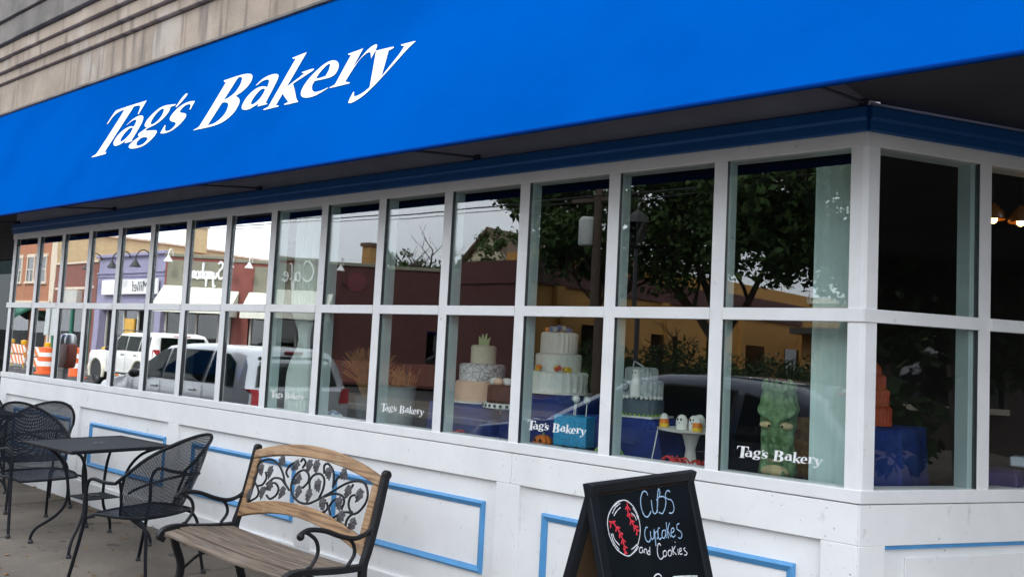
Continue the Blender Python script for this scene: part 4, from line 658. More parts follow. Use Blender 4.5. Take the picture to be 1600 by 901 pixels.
# grey haunted cake
t = thing('haunted_cake', (7.75, .42, 1.272), R(3), 'grey two tier haunted cake with ghost and scrollwork', 'cake')
MB().box(-.14, .14, -.13, .13, -.002, .008).build('cake_board', 'icing_white', t, local=True)
tier(t, .128, .009, .105, 'spooky_dark', ruffle=.002); tier(t, .120, .106, .200, 'spooky_grey', ruffle=.004); tier(t, .088, .201, .268, 'spooky_grey', ruffle=.004)
for k in range(16): MB().ball((.126 * math.cos(math.pi * (1.0 + k / 15)), .126 * math.sin(math.pi * (1.0 + k / 15)), .106), .0105, 8).build('piping', 'icing_white', t, local=True, smooth=True)
for k in range(18): MB().ball((.131 * math.cos(math.pi * (1.0 + k / 17)), .131 * math.sin(math.pi * (1.0 + k / 17)), .013), .008, 6).build('piping', 'spider_green', t, local=True, smooth=True)
for cx, r in ((-.08, .026), (-.03, .022)): MB().tube([(cx + r * math.cos(a), -.123 + .35 * (abs(cx) - .03), .16 + r * math.sin(a)) for a in [6.2832 * k / 16 for k in range(16)]], .003, 5, closed=True).build('scroll', 'black_plastic', t, local=True)
g_ = MB().lathe([(.03, .11), (.026, .17), (.02, .21), (.022, .235), (.012, .255), (.0, .26)], (.035, -.125, 0), 14, cap=False).build('ghost', 'icing_white', t, local=True, smooth=True)
for dx in (-.008, .008): MB().ball((.035 + dx, -.147, .238), .0042, 6).build('eye', 'black_plastic', g_, local=True)
MB().tube([(-.04, -.03, .256), (-.03, -.03, .30), (.0, -.03, .285), (.03, -.03, .27)], .004, 5).build('wire', 'spooky_grey', t, local=True)
# ghost cupcakes on stand
t = thing('cupcake_stand', (8.13, .30, SZ), 0, 'small white pedestal plate carrying ghost cupcakes and candy corn', 'cake stand')
MB().lathe([(0, 0), (.075, .0), (.065, .012), (.032, .04), (.024, .10), (.045, .175), (.17, .192), (.175, .200), (.0, .198)], n=28, cap=False).build('pedestal', 'icing_white', t, local=True, smooth=True)
for s_ in (-1, 1): MB().tube([(s_ * .135, -.10, .195), (s_ * .16, -.12, .0)], .003, 6).build('prop_leg', 'icing_white', t, local=True)
for i, (x, y) in enumerate(((-.005, -.09), (.055, -.07), (.12, -.01), (.03, .03), (.10, .06))):
    g_ = thing('ghost_cupcake', (8.13 + x, .30 + y, SZ + .201), 0, 'white ghost cupcake %s on the pedestal plate' % ('nearest the glass', 'second from the glass', 'at the right edge', 'in the middle', 'at the back')[i], 'cupcake', 'ghost cupcakes')
    MB().lathe([(.026, 0), (.030, .03), (.027, .055), (.015, .072), (0, .076)], n=14, cap=False).build('ghost', 'icing_white', g_, local=True, smooth=True)
    for dx, dz in ((-.009, .052), (.009, .052), (0, .034)): MB().ball((dx, -.0265, dz), .0055, 6, (1, .6, 1.5)).build('face_dot', 'black_plastic', g_, local=True)
for i, (x, y) in enumerate(((-.135, -.04), (.09, -.105))):
    g_ = thing('candy_corn', (8.13 + x, .30 + y, SZ + .201), 0, 'candy corn cake in orange yellow and white %s' % ('alone at the left of the plate', 'in front of the ghosts')[i], 'candy', 'candy corn cakes')
    MB().lathe([(0, 0), (.024, 0), (.026, .02)], n=12, cap=False).build('yellow_layer', 'candy_yellow', g_, local=True, smooth=True); MB().lathe([(.026, .0201), (.022, .043)], n=12, cap=False).build('orange_layer', 'candy_orange', g_, local=True, smooth=True); MB().lathe([(.022, .0431), (.014, .066), (0, .073)], n=12, cap=False).build('white_layer', 'icing_white', g_, local=True, smooth=True)
# green gnarled mask lantern
t = thing('goblin_sculpture', (8.545, .41, SZ), R(14), 'tall green gnarled goblin face sculpture in the last front window', 'sculpture')
rows = []; random.seed(9)
for i in range(64):
    z = .44 * i / 63; row = []
    for k in range(73):
        a = 6.2832 * k / 72; r = .080 + .006 * math.sin(z * 21 + 1); r += .004 * math.sin(5 * a + 22 * z) + .0035 * math.sin(9 * a - 31 * z) + .002 * math.sin(17 * a + 60 * z)
        fa = math.atan2(math.sin(a + math.pi / 2), math.cos(a + math.pi / 2))      # 0 = towards the street
        def bumpf(ca, cz, sa, szz, h): return h * math.exp(-((fa - ca) / sa) ** 2 - ((z - cz) / szz) ** 2)
        r += bumpf(0, .215, .20, .045, .046) + bumpf(0, .185, .30, .016, .014) + bumpf(0, .02, .8, .045, .024) - bumpf(0, .085, .9, .022, .030)
        for s_ in (-1, 1):
            zc = .268 + .060 * min(1.2, abs(fa)); r += (.030 * math.exp(-((z - zc) / .016) ** 2) * math.exp(-((fa - s_ * .75) / .55) ** 2))
            r += bumpf(s_ * .95, .20, .26, .030, .016) - bumpf(s_ * .62, .268, .30, .024, .020) - bumpf(s_ * .55, .165, .10, .05, .010) + bumpf(s_ * .8, .12, .2, .02, .010)
        r *= 1 - .25 * max(0, (.03 - z) / .03)
        row.append((r * math.cos(a), r * math.sin(a), z))
    rows.append(row)
bb_ = MB().grid(rows); bb_.add(rows[-1][:-1], [tuple(range(72))]); bb_.build('face', 'goblin_green', t, local=True, smooth=True)
for s_ in (-1, 1):
    e_ = MB().ball((s_ * .046, -.064, .258), .029, 14, (1.15, .75, .62)).build('eye', 'goblin_pale', t, local=True, smooth=True); MB().ball((s_ * .031, -.083, .256), .0065, 8).build('pupil', 'black_plastic', e_, local=True, smooth=True)
for k in range(9): MB().prism([(-.036 + .008 * k, -.088 + abs(k - 4) * .002, .098), (-.030 + .008 * k, -.088 + abs(k - 4) * .002, .098), (-.033 + .008 * k, -.090 + abs(k - 4) * .002, .082)], (0, .012, 0)).build('tooth', 'goblin_pale', t, local=True)
MB().ball((0, -.078, .038), .045, 12, (1.45, .62, .72)).build('chin', 'goblin_pale', t, local=True, smooth=True)
for k in range(13): a = 6.2832 * k / 13; h_ = .022 + .022 * ((k * 7) % 5) / 4; MB().tube([(.066 * math.cos(a), .066 * math.sin(a), .43), (.070 * math.cos(a), .070 * math.sin(a), .44 + h_ * .5), (.060 * math.cos(a), .060 * math.sin(a), .44 + h_)], [.020, .014, .002], 6).build('hair_tuft', 'goblin_green', t, local=True, smooth=True)
# straw bale and straw wisps
def straw(b, x0, x1, y0, y1, z0, z1, n, r=.0016, ln=.09, up=False):
    for _ in range(n):
        x, y, z = random.uniform(x0, x1), random.uniform(y0, y1), random.uniform(z0, z1); a = random.uniform(0, 6.28); d = Vector((math.cos(a), math.sin(a) * .6, random.uniform(-.5, .5))) if not up else Vector((math.cos(a) * .45, math.sin(a) * .45, 1))
        d = d.normalized() * ln * random.uniform(.5, 1.2); b.tube([(x, y, z), tuple(Vector((x, y, z)) + d * .5 + Vector((0, 0, .004))), tuple(Vector((x, y, z)) + d)], r, 3, caps=False)
random.seed(21)
t = thing('straw_bale', (8.67, .62, SZ), 0, 'small straw bale beside the goblin sculpture', 'straw bale'); MB().box(-.13, .13, -.07, .09, 0, .29).build('bale', 'straw', t, local=True, bevel=.02); b = MB(); straw(b, -.13, .13, -.085, -.065, .0, .29, 160); b.build('loose_straw', 'straw', t, local=True, clean=False)
t = thing('grey_wreath', (8.66, .74, SZ), 0, 'round grey hoop standing behind the goblin sculpture', 'hoop'); MB().tube([(.065 * math.cos(a), 0, .40 + .065 * math.sin(a)) for a in [6.2832 * k / 24 for k in range(24)]], .013, 8, closed=True).build('ring', 'tin_grey', t, local=True, smooth=True); MB().tube([(0, 0, 0), (0, 0, .335)], .008, 6).build('stake', 'black_plastic', t, local=True)
# pail of straw, wheat sheaf, paper parcel
t = thing('straw_pail', (5.88, .34, SZ), 0, 'pale metal pail with dry straw beside the second window lettering', 'pail'); MB().lathe([(0, 0), (.11, 0), (.118, .10), (.128, .27), (.132, .275), (.122, .275), (.115, .26), (0, .26)], n=28, cap=False).build('pail', 'tin_grey', t, local=True, smooth=True)
b = MB(); straw(b, -.08, .08, -.08, .08, .24, .28, 90, .002, .13, True); b.build('straw', 'straw', t, local=True, clean=False)
t = thing('wheat_sheaf', (5.36, .52, SZ), 0, 'large sheaf of dried golden grass behind the glass', 'dried grass'); MB().lathe([(0, 0), (.07, 0), (.085, .16), (.08, .165), (0, .165)], n=20, cap=False).build('pot', 'spooky_dark', t, local=True, smooth=True)
b = MB()
for _ in range(420):
    a = random.uniform(0, 6.28); s_ = random.uniform(.05, .24); h = random.uniform(.22, .42); x, y = s_ * math.cos(a), s_ * math.sin(a) * .7
    b.tube([(x * .15, y * .15, .15), (x * .45, y * .45, .15 + h * .55), (x, y, .15 + h * (1 - s_ * .9))], [.0014, .0022, .0032], 3, caps=False)
b.build('stalks', 'straw', t, local=True, clean=False)
mat('printed_paper', (.72, .78, .82), .6, .1, 20); overlay(MATS['printed_paper'], (.04, .14, .32), 16, .52, .58, .9, detail=3); overlay(MATS['printed_paper'], (.62, .60, .06), 9, .60, .64, .9, detail=2)
t = thing('printed_parcel', (5.42, .17, SZ), R(-8), 'crumpled blue and white printed paper parcel lying in the window', 'parcel')
rows = [[(-.13 + .26 * i / 10, -.06 + .12 * j / 8, max(0.0, .075 * math.sin(math.pi * i / 10) ** .6 * math.sin(math.pi * j / 8) ** .6 + random.uniform(-.006, .006))) for i in range(11)] for j in range(9)]
MB().grid(rows).build('parcel', 'printed_paper', t, local=True, smooth=True); MB().box(-.128, .128, -.058, .058, -.001, .004).build('base_sheet', 'printed_paper', t, local=True)
# curtains
def curtain(name, x0, x1, y, z0, z1, m, label, waist=None):
    rows = []; n = 40
    for j in range(25):
        z = z0 + (z1 - z0) * j / 24; w = 1.0; sh = 0
        if waist: w = 1 - .62 * math.exp(-((z - waist) / .16) ** 2); 
        rows.append([(x0 + (x1 - x0) * (1 - w) * .75 + (x1 - x0) * w * i / n, y + (.014 if waist else .004) * math.sin(i * (1.3 if waist else .55) + .6 * math.sin(z * 3)) , z) for i in range(n + 1)])
    b = MB().grid(rows); rows2 = [[(p[0], p[1] + .003, p[2]) for p in r_] for r_ in rows]; b.grid(rows2)
    return prop(b.build(name, m, smooth='all', clean=False), label, 'curtain')
curtain('curtain', 4.86, 5.14, .16, 1.06, 2.5, 'curtain_white', 'white tied curtain behind the first clear window', 1.60)
curtain('curtain', 8.80, 8.99, .15, 1.05, 2.5, 'curtain_green', 'pale straight curtain hanging next to the corner post')
# corner bay display
drape('draped_cloth', 8.90, 9.12, .40, .80, 1.33, SZ, 'cloth_blue', 'dark blue cloth stand under the orange tiered cake', 6, flare=.04)
t = thing('orange_cake', (8.965, .50, 1.334), 0, 'tall orange tiered cake in the corner bay window', 'cake')
tier(t, .078, 0, .09, 'orange_icing', ruffle=.004); tier(t, .066, .0901, .17, 'orange_icing', ruffle=.004); tier(t, .050, .1701, .235, 'orange_icing', ruffle=.004); MB().lathe([(.036, .2351), (.030, .27), (.012, .29), (0, .293)], n=20, cap=False).build('peak', 'orange_icing', t, local=True, smooth=True)
drape('draped_cloth', 9.28, 9.50, .82, 1.02, 1.16, SZ, 'cloth_purple', 'purple cloth falling beside the blue cloth in the corner bay', 8, flare=.06)
mat('white_tray', (.62, .66, .74), .4, .05); prop(MB().box(9.44, 9.60, .99, 1.10, 1.17, 1.215).build('takeaway_tray', 'white_tray', bevel=.006), 'pale blue tray in the lower right corner bay window', 'tray'); 
# pendant lamps inside
emit('bulb_glow', (1.0, .55, .16), 14.0); mat('amber_glass', (.20, .07, .01), .25, .2)
for i, (x, y, z) in enumerate(((9.24, 1.60, 2.44), (9.37, 1.62, 2.42))):
    t = thing('pendant_lamp', (x, y, z), 0, 'lit amber pendant lamp inside the shop, %s of the two' % ('left', 'right')[i], 'lamp', 'amber pendant lamps')
    MB().tube([(0, 0, .09), (0, 0, .55)], .003, 5).build('cord', 'black_plastic', t, local=True); MB().lathe([(.012, .10), (.025, .085), (.055, .05), (.066, .01), (.06, .008), (.048, .045), (.012, .09)], n=18, cap=False).build('lamp_shade', 'amber_glass', t, local=True, smooth=True)
    MB().ball((0, 0, .012), .021, 12, (1, 1, 1.2)).build('bulb', 'bulb_glow', t, local=True, smooth=True)
# ================================================================== across the street (seen in the window reflections)
def my(D): return 2 * G - D          # a thing seen D metres behind the glass stands D metres in front of it
mat('van_silver', (.52, .54, .55), .28, .05, 2, metal=.35, coat=.6); mat('suv_white', (.80, .80, .77), .3, .03, 2, coat=.6); mat('suv_cream', (.72, .70, .58), .4, .04, 2, coat=.3); mat('car_navy', (.030, .045, .085), .25, .1, 2, metal=.2, coat=.7)
mat('tyre', (.02, .02, .02), .85, .2); mat('wheel_metal', (.50, .50, .50), .35, .1, metal=.8); mat('tail_red', (.45, .015, .02), .2, .15, 20); mat('lamp_clear', (.75, .75, .73), .2, .05); mat('car_black', (.018, .018, .02), .5, .2)
mat('car_interior', (.10, .105, .10), .8, .3, 6)
def car(name, loc, rz, P, label, group):
    """P: L, W, top profile [(x, z)], belt, tumble, glass polygons"""
    t = thing(name, loc, rz, label, 'car', group); W = P['W'] / 2; prof = P['top']; zb = P.get('zb', .30); belt = P['belt']; tb = P['tumble']; Hmax = max(z for _, z in prof)
    def ztop(x):
        for (a, za), (b, zb_) in zip(prof[:-1], prof[1:]):
            if a <= x <= b: return za + (zb_ - za) * (x - a) / (b - a)
        return prof[-1][1]
    def side(x, z):
        e = 1 - .10 * max(0, (abs(x - P['L'] / 2) / (P['L'] / 2)) - .72) / .28
        w = W * e
        return w if z <= belt else w - tb * (z - belt) / (Hmax - belt)
    xs = sorted(set([x for x, _ in prof] + [P['L'] * i / 34 for i in range(35)])); rows = []
    for x in xs:
        zt = ztop(x); m = min(zt, belt); r_ = []
        half = [(.80 * side(x, .3), zb - .04), (side(x, .3) - .015, zb + .04), (side(x, .5), zb + .25), (side(x, .5) + .012, (zb + m) / 2 + .08), (side(x, m), m - .03)]
        if zt > belt + .02: half += [(side(x, zt - .09), max(zt - .09, m)), (side(x, zt) - .06, zt - .022), (side(x, zt) - .22, zt)]
        else: half += [(side(x, zt) - .012, zt - .015), (side(x, zt) - .07, zt), (side(x, zt) - .25, zt + .012)]
        row = [(x, -y, z) for y, z in half] + [(x, y, z) for y, z in reversed(half)]; rows.append(row)
    b = MB().grid(rows); n = len(rows[0]); b.add(rows[0], [tuple(range(n))]); b.add(rows[-1], [tuple(range(n - 1, -1, -1))])
    # doors/cabin openings stay body; glass sits in dark surrounds proud of the shell
    body = b.build('body', P['paint'], t, local=True, smooth=True)
    def on_side(pts, s_, off): return [(x, s_ * (side(x, z) + off), z) for x, z in pts]
    for poly in P['side_glass']:
        for s_ in (-1, 1):
            c0 = sum(x for x, _ in poly) / len(poly); cz = sum(z for _, z in poly) / len(poly)
            big = [(c0 + (x - c0) * 1.04 + (.0), cz + (z - cz) * 1.08) for x, z in poly]
            w_ = MB().prism(on_side(big, s_, .004), (0, s_ * .004, 0)).build('window', 'car_interior', t, local=True); MB().prism(on_side(poly, s_, .0085), (0, s_ * .003, 0)).build('pane', 'car_glass', w_, local=True)
    for nm, q in (('rear_window', P['rear_glass']), ('windscreen', P['front_glass'])):
        (xa, za, wa), (xb, zb_, wb) = q; sg = 1 if xb > xa else -1; o_ = -.008 if nm == 'rear_window' else .008
        v = [(xa + o_, -wa, za), (xa + o_, wa, za), (xb + o_, wb, zb_ + .006), (xb + o_, -wb, zb_ + .006)]
        w_ = MB().prism(v, (o_ * .4, 0, .003)).build(nm, 'car_interior', t, local=True); MB().prism([(x + o_ * .6, y * .97, z + .003) for x, y, z in v], (o_ * .3, 0, .002)).build('pane', 'car_glass', w_, local=True)
    for wx in P['wheels']:
        for s_ in (-1, 1):
            r = P['wr']; y = s_ * (W - .10)
            MB().prism([(wx + (r + .07) * math.cos(a), s_ * (W - .02), r + (r + .07) * math.sin(a)) for a in [math.pi * k / 14 for k in range(15)]] + [(wx - r - .07, s_ * (W - .02), r - .1), (wx + r + .07, s_ * (W - .02), r - .1)], (0, s_ * .034, 0)).build('wheel_arch', 'car_black', t, local=True)
            if P.get('flare'):
                MB().tube([(wx + (r + .12) * math.cos(a), s_ * (W + .015), r + (r + .12) * math.sin(a)) for a in [math.pi * (k / 14 * 1.16 - .08) for k in range(15)]], .055, 8).build('fender_flare', P['flare'], t, local=True, smooth=True)
            wh = MB(); prof_ = [(.55 * r, -.10), (.9 * r, -.11), (r, -.07), (r, .07), (.9 * r, .11), (.62 * r, .11), (.55 * r, .09)]
            def ring(pf, b, nn=24):
                vs = [(wx + rr * math.cos(6.2832 * k / nn), y + s_ * d, r + rr * math.sin(6.2832 * k / nn)) for rr, d in pf for k in range(nn)]
                return b.add(vs, [(i * nn + k, i * nn + (k + 1) % nn, (i + 1) * nn + (k + 1) % nn, (i + 1) * nn + k) for i in range(len(pf) - 1) for k in range(nn)])
            w_ = ring(prof_, wh).build('wheel', 'tyre', t, local=True, smooth=True); b = ring([(.62 * r, .108), (.58 * r, .085), (.2 * r, .10), (.001, .105)], MB()); b.build('rim', 'wheel_metal', w_, local=True, smooth=True)
            for k in range(5):
                a = 6.2832 * k / 5; MB().prism([(wx + .5 * r * math.cos(a - .35), y + s_ * .101, r + .5 * r * math.sin(a - .35)), (wx + .5 * r * math.cos(a + .35), y + s_ * .101, r + .5 * r * math.sin(a + .35)), (wx + .28 * r * math.cos(a), y + s_ * .106, r + .28 * r * math.sin(a))], (0, s_ * .002, 0)).build('rim_opening', 'car_black', w_, local=True)
    for s_ in (-1, 1):
        z0, z1, x1 = P['tail']; yy = side(.05, z0)
        MB().prism([(-.012, s_ * (yy - .14), z0), (-.012, s_ * (yy + .008), z0), (x1 * .6, s_ * (yy + .014), z0 + .03), (x1, s_ * (yy + .014), (z0 + z1) / 2 + .03), (x1 * .8, s_ * (yy + .012), z1), (.0, s_ * (yy + .004), z1), (-.006, s_ * (yy - .10), z1)], (0, s_ * -.05, .0)).build('tail_lamp', 'tail_red', t, local=True, bevel=.006)
        xm, zm = P['mirror']; MB().ball((xm, s_ * (W + .11), zm), .10, 10, (.75, 1, .75)).build('door_mirror', P.get('mirmat', 'car_black'), t, local=True, smooth=True)
        MB().ball((P['L'] - .10, s_ * (W - .25), .72), .14, 10, (.8, 1, .6)).build('headlamp', 'lamp_clear', t, local=True, smooth=True)
        for dx in P['handles']: MB().box(dx - .09, dx + .09, s_ * (W + .012) - .014, s_ * (W + .012) + .014, belt - .13, belt - .095).build('door_handle', P.get('hmat', P['paint']), t, local=True, bevel=.006)
        for dx in P['seams']:
            sm = MB().prism(on_side([(dx - .005, zb + .08), (dx + .005, zb + .08), (dx + .005, belt - .02), (dx - .005, belt - .02)], s_, .0135), (0, s_ * .002, 0)).build('door_seam', 'car_black', t, local=True)
    MB().box(-.07, .30, -W + .05, W - .05, zb + .0, zb + .26).build('rear_bumper', P.get('bump', P['paint']), t, local=True, bevel=.05, seg=3, smooth=True)
    MB().box(P['L'] - .30, P['L'] + .05, -W + .08, W - .08, zb + .0, zb + .24).build('front_bumper', P.get('bump', P['paint']), t, local=True, bevel=.05, seg=3, smooth=True)
    MB().box(-.02, .02, -.26, .26, P['plate'], P['plate'] + .15).build('number_plate', 'lamp_clear', t, local=True)
    MB().box(P['brake'][0] - .03, P['brake'][0] + .02, -.16, .16, P['brake'][1], P['brake'][1] + .035).build('brake_lamp', 'tail_red', t, local=True, bevel=.008)
    MB().box(-.03, .02, -.20, .20, P['plate'] + .18, P['plate'] + .21).build('tailgate_handle', 'car_black', t, local=True, bevel=.006)
    if P.get('rack'):
        for s_ in (-1, 1): MB().tube([(.9, s_ * (W - tb - .12), Hmax + .0), (1.0, s_ * (W - tb - .12), Hmax + .05), (2.6, s_ * (W - tb - .12), Hmax + .05), (2.7, s_ * (W - tb - .12), Hmax - .0)], .016, 6).build('roof_rail', 'car_black', t, local=True, smooth=True)
    return t
van = dict(L=4.80, W=1.95, top=[(0, .98), (.10, 1.06), (.20, 1.44), (.30, 1.565), (.50, 1.615), (1.4, 1.64), (2.3, 1.60), (2.55, 1.565), (3.55, 1.06), (4.45, .90), (4.72, .74), (4.80, .60)], belt=1.02, tumble=.20, paint='van_silver', side_glass=[[(.36, 1.05), (1.22, 1.05), (1.20, 1.50), (.66, 1.50), (.46, 1.38)], [(1.32, 1.05), (2.34, 1.05), (2.30, 1.50), (1.30, 1.50)], [(2.42, 1.05), (3.30, 1.05), (2.62, 1.46), (2.40, 1.49)]], rear_glass=((.095, 1.06, .72), (.235, 1.48, .62)), front_glass=((3.48, 1.09, .74), (2.62, 1.525, .62)), wheels=(1.0, 3.9), wr=.33, tail=(.80, 1.03, .26), mirror=(3.10, 1.08), mirmat='car_black', handles=(1.55, 2.55), seams=(1.27, 2.38, 3.35), plate=.68, brake=(.26, 1.535))
suv = dict(L=4.50, W=1.86, top=[(0, 1.04), (.06, 1.10), (.16, 1.62), (.26, 1.70), (.6, 1.735), (1.8, 1.745), (2.55, 1.70), (3.10, 1.16), (4.30, 1.10), (4.46, .98), (4.50, .7)], belt=1.12, tumble=.14, paint='suv_white', side_glass=[[(.30, 1.16), (1.02, 1.16), (1.00, 1.58), (.36, 1.58)], [(1.10, 1.16), (1.86, 1.16), (1.86, 1.60), (1.10, 1.60)], [(1.94, 1.16), (2.86, 1.16), (2.50, 1.60), (1.94, 1.60)]], rear_glass=((.052, 1.16, .66), (.130, 1.58, .60)), front_glass=((3.03, 1.20, .72), (2.61, 1.63, .64)), wheels=(.92, 3.62), wr=.38, tail=(.86, 1.22, .14), mirror=(2.72, 1.20), handles=(1.25, 2.10), seams=(1.06, 1.90, 2.95), plate=.74, brake=(.20, 1.63), flare='suv_cream', bump='suv_cream', hmat='car_black', rack=True, zb=.40)
navy = dict(L=4.60, W=1.82, top=[(0, .98), (.10, 1.05), (.45, 1.48), (.70, 1.585), (1.4, 1.635), (2.1, 1.61), (2.45, 1.55), (3.40, 1.05), (4.30, .92), (4.52, .78), (4.60, .62)], belt=1.02, tumble=.22, paint='car_navy', side_glass=[[(.62, 1.06), (1.15, 1.06), (1.12, 1.48), (.84, 1.42)], [(1.24, 1.06), (2.08, 1.06), (2.06, 1.50), (1.22, 1.50)], [(2.16, 1.06), (3.05, 1.06), (2.44, 1.46), (2.14, 1.49)]], rear_glass=((.13, 1.06, .70), (.42, 1.43, .60)), front_glass=((3.32, 1.08, .72), (2.52, 1.51, .62)), wheels=(.90, 3.72), wr=.33, tail=(.78, 1.0, .22), mirror=(2.90, 1.07), handles=(1.45, 2.30), seams=(1.19, 2.12, 3.15), plate=.62, brake=(.50, 1.51))
car('minivan', (-.52, my(3.36) - .975, -.15), R(180), van, 'silver minivan parked at the kerb, reflected with its rear lamp', 'cars in the street')
car('suv', (-15.3, my(9.7) - .93, -.15), R(180), suv, 'white boxy off-road car with flared cream fenders in the far lane', 'cars in the street')
car('hatchback', (7.95, my(3.62) - .91, -.15), R(180), navy, 'dark navy hatchback parked at the kerb near the corner', 'cars in the street')
# --- parking meter, barricades, drums, sign
mat('meter_brown', (.20, .045, .025), .5, .25, 12); mat('post_grey', (.28, .28, .28), .6, .2, 8)
t = thing('parking_meter', (-5.45, -2.92, 0), 0, 'rust brown twin parking meter on a grey post', 'parking meter')
MB().tube([(0, 0, 0), (0, 0, .92)], .045, 10).build('post', 'post_grey', t, local=True, smooth=True); MB().prism([(-.15, -.09, .90), (.15, -.09, .90), (.20, -.09, 1.02), (.21, -.09, 1.32), (-.21, -.09, 1.32), (-.20, -.09, 1.02)], (0, .18, 0)).build('housing', 'meter_brown', t, local=True, bevel=.03, seg=3, smooth=True)
for s_ in (-1, 1):
    h_ = MB().lathe([(0, 1.32), (.095, 1.32), (.10, 1.40), (.07, 1.48), (0, 1.50)], (s_ * .10, 0, 0), 16, cap=False).build('meter_head', 'steel', t, local=True, smooth=True); MB().box(s_ * .10 - .05, s_ * .10 + .05, -.105, -.098, 1.36, 1.42).build('display', 'car_black', h_, local=True)
def stripes():
    m = bpy.data.materials.new('barricade_stripes'); m.use_nodes = True; n = m.node_tree; b = n.nodes['Principled BSDF']; b.inputs['Roughness'].default_value = .5
    c = n.nodes.new('ShaderNodeTexCoord'); sx = n.nodes.new('ShaderNodeSeparateXYZ'); a = n.nodes.new('ShaderNodeMath'); a.operation = 'ADD'; w = n.nodes.new('ShaderNodeMath'); w.operation = 'WRAP'; w.inputs[1].default_value = .42; w.inputs[2].default_value = 0; g = n.nodes.new('ShaderNodeMath'); g.operation = 'GREATER_THAN'; g.inputs[1].default_value = .21; x = n.nodes.new('ShaderNodeMixRGB'); x.inputs['Color1'].default_value = (.82, .80, .74, 1); x.inputs['Color2'].default_value = (.75, .20, .03, 1)
    n.links.new(c.outputs['Object'], sx.inputs[0]); n.links.new(sx.outputs['X'], a.inputs[0]); n.links.new(sx.outputs['Z'], a.inputs[1]); n.links.new(a.outputs[0], w.inputs[0]); n.links.new(w.outputs[0], g.inputs[0]); n.links.new(g.outputs[0], x.inputs['Fac']); n.links.new(x.outputs[0], b.inputs['Base Color']); MATS['stripes'] = m
stripes(); mat('amber_lens', (.80, .42, .02), .25, .1); mat('drum_orange', (.80, .14, .03), .5, .1)
def barricade():
    t = thing('barricade', (0, 0, 0), 0)
    for z in (.18, .62): MB().box(-1.0, 1.0, -.03, .03, z, z + .36).build('striped_panel', 'stripes', t, local=True, bevel=.01)
    for x in (-.75, .75):
        MB().box(x - .04, x + .04, -.28, .28, 0, .05).build('foot', 'post_grey', t, local=True); MB().box(x - .035, x + .035, -.065, -.031, .05, 1.0).build('upright', 'candy_yellow', t, local=True)
        MB().lathe([(0, 1.0), (.10, 1.0), (.11, 1.06), (.11, 1.16), (.0, 1.20)], (x, 0, 0), 12, cap=False).build('warning_lamp', 'amber_lens', t, local=True, smooth=True)
    return t
b0 = barricade()
for i, (x, D, rz, lab) in enumerate(((-29.3, 11.0, 4, 'leftmost orange and white striped barricade across the street'), (-26.7, 10.9, -6, 'striped barricade next to the grey sign across the street'), (-23.2, 10.8, 3, 'striped barricade beyond the parking meter'), (-20.4, 11.0, -4, 'striped barricade in front of the purple shop'))):
    c = b0 if i == 0 else copy_tree(b0); c.location = (x, my(D), -.15); c.rotation_euler = (0, 0, R(rz)); prop(c, lab, 'barricade', 'striped barricades across the street')
for i, (x, D) in enumerate(((-24.9, 10.5), (-22.0, 10.4))):
    t = thing('traffic_drum', (x, my(D), -.15), 0, ('orange traffic drum between two striped barricades', 'orange traffic drum nearest the white car')[i], 'traffic drum', 'orange drums across the street')
    MB().lathe([(0, 0), (.34, 0), (.34, .06), (.26, .07), (.25, .30)], n=18, cap=False).build('base', 'drum_orange', t, local=True, smooth=True); MB().lathe([(.25, .301), (.24, .48)], n=18, cap=False).build('band', 'lettering_white', t, local=True, smooth=True); MB().lathe([(.24, .481), (.23, .66)], n=18, cap=False).build('body', 'drum_orange', t, local=True, smooth=True); MB().lathe([(.23, .661), (.22, .82)], n=18, cap=False).build('band', 'lettering_white', t, local=True, smooth=True); MB().lathe([(.22, .821), (.21, 1.0), (.08, 1.03), (0, 1.04)], n=18, cap=False).build('top', 'drum_orange', t, local=True, smooth=True)
mat('sign_back', (.48, .52, .52), .45, .1, 6)
t = thing('street_sign', (-28.4, my(12.0), 0), 0, 'blank grey back of a street sign on a post', 'sign'); MB().tube([(0, .03, -.05), (0, .03, 2.75)], .035, 8).build('post', 'post_grey', t, local=True); MB().box(-.62, .62, -.02, .0, 1.30, 2.55).build('sign_panel', 'sign_back', t, local=True, bevel=.03, seg=2)
# --- shop buildings
brickmat('brick_ochre', (.50, .255, .055), (.43, .21, .045), (.38, .22, .08)); brickmat('brick_umber', (.060, .035, .028), (.050, .030, .024), (.06, .05, .045)); brickmat('brick_orange', (.42, .155, .070), (.36, .125, .055), (.34, .22, .15)); brickmat('brick_red', (.24, .075, .055), (.20, .062, .045), (.22, .14, .12)); brickmat('brick_yellow', (.60, .46, .24), (.52, .39, .19), (.50, .42, .30)); brickmat('brick_tan', (.46, .25, .075), (.40, .21, .06), (.34, .22, .10))
mat('purple_paint', (.30, .285, .42), .7, .08, 3); mat('cafe_maroon', (.085, .026, .025), .75, .12, 2); mat('cafe_red', (.235, .070, .055), .75, .12, 2); mat('olive_paint', (.235, .225, .165), .7, .1, 3); mat('cream_awning', (.76, .77, .66), .75, .04, 4); mat('stone_trim', (.66, .56, .44), .8, .1, 6); mat('shop_dark', (.020, .020, .022), .3, .3, 3); mat('green_awning', (.02, .14, .09), .7, .1, 5); mat('shop_frame', (.50, .49, .45), .5, .1, 5); mat('yellow_frame', (.70, .40, .05), .5, .1); mat('roof_dark', (.06, .055, .05), .9, .2, 3)
glass('shop_glass', .06, (.22, .24, .24))
def vb(b, x0, x1, D0, D1, z0, z1): return b.box(x0, x1, my(D1), my(D0), z0, z1)
t = TB = thing('brick_building', (-41, my(15), -.1), 0, 'tall orange brick building with stone window surrounds and pale yellow side wall', 'building')
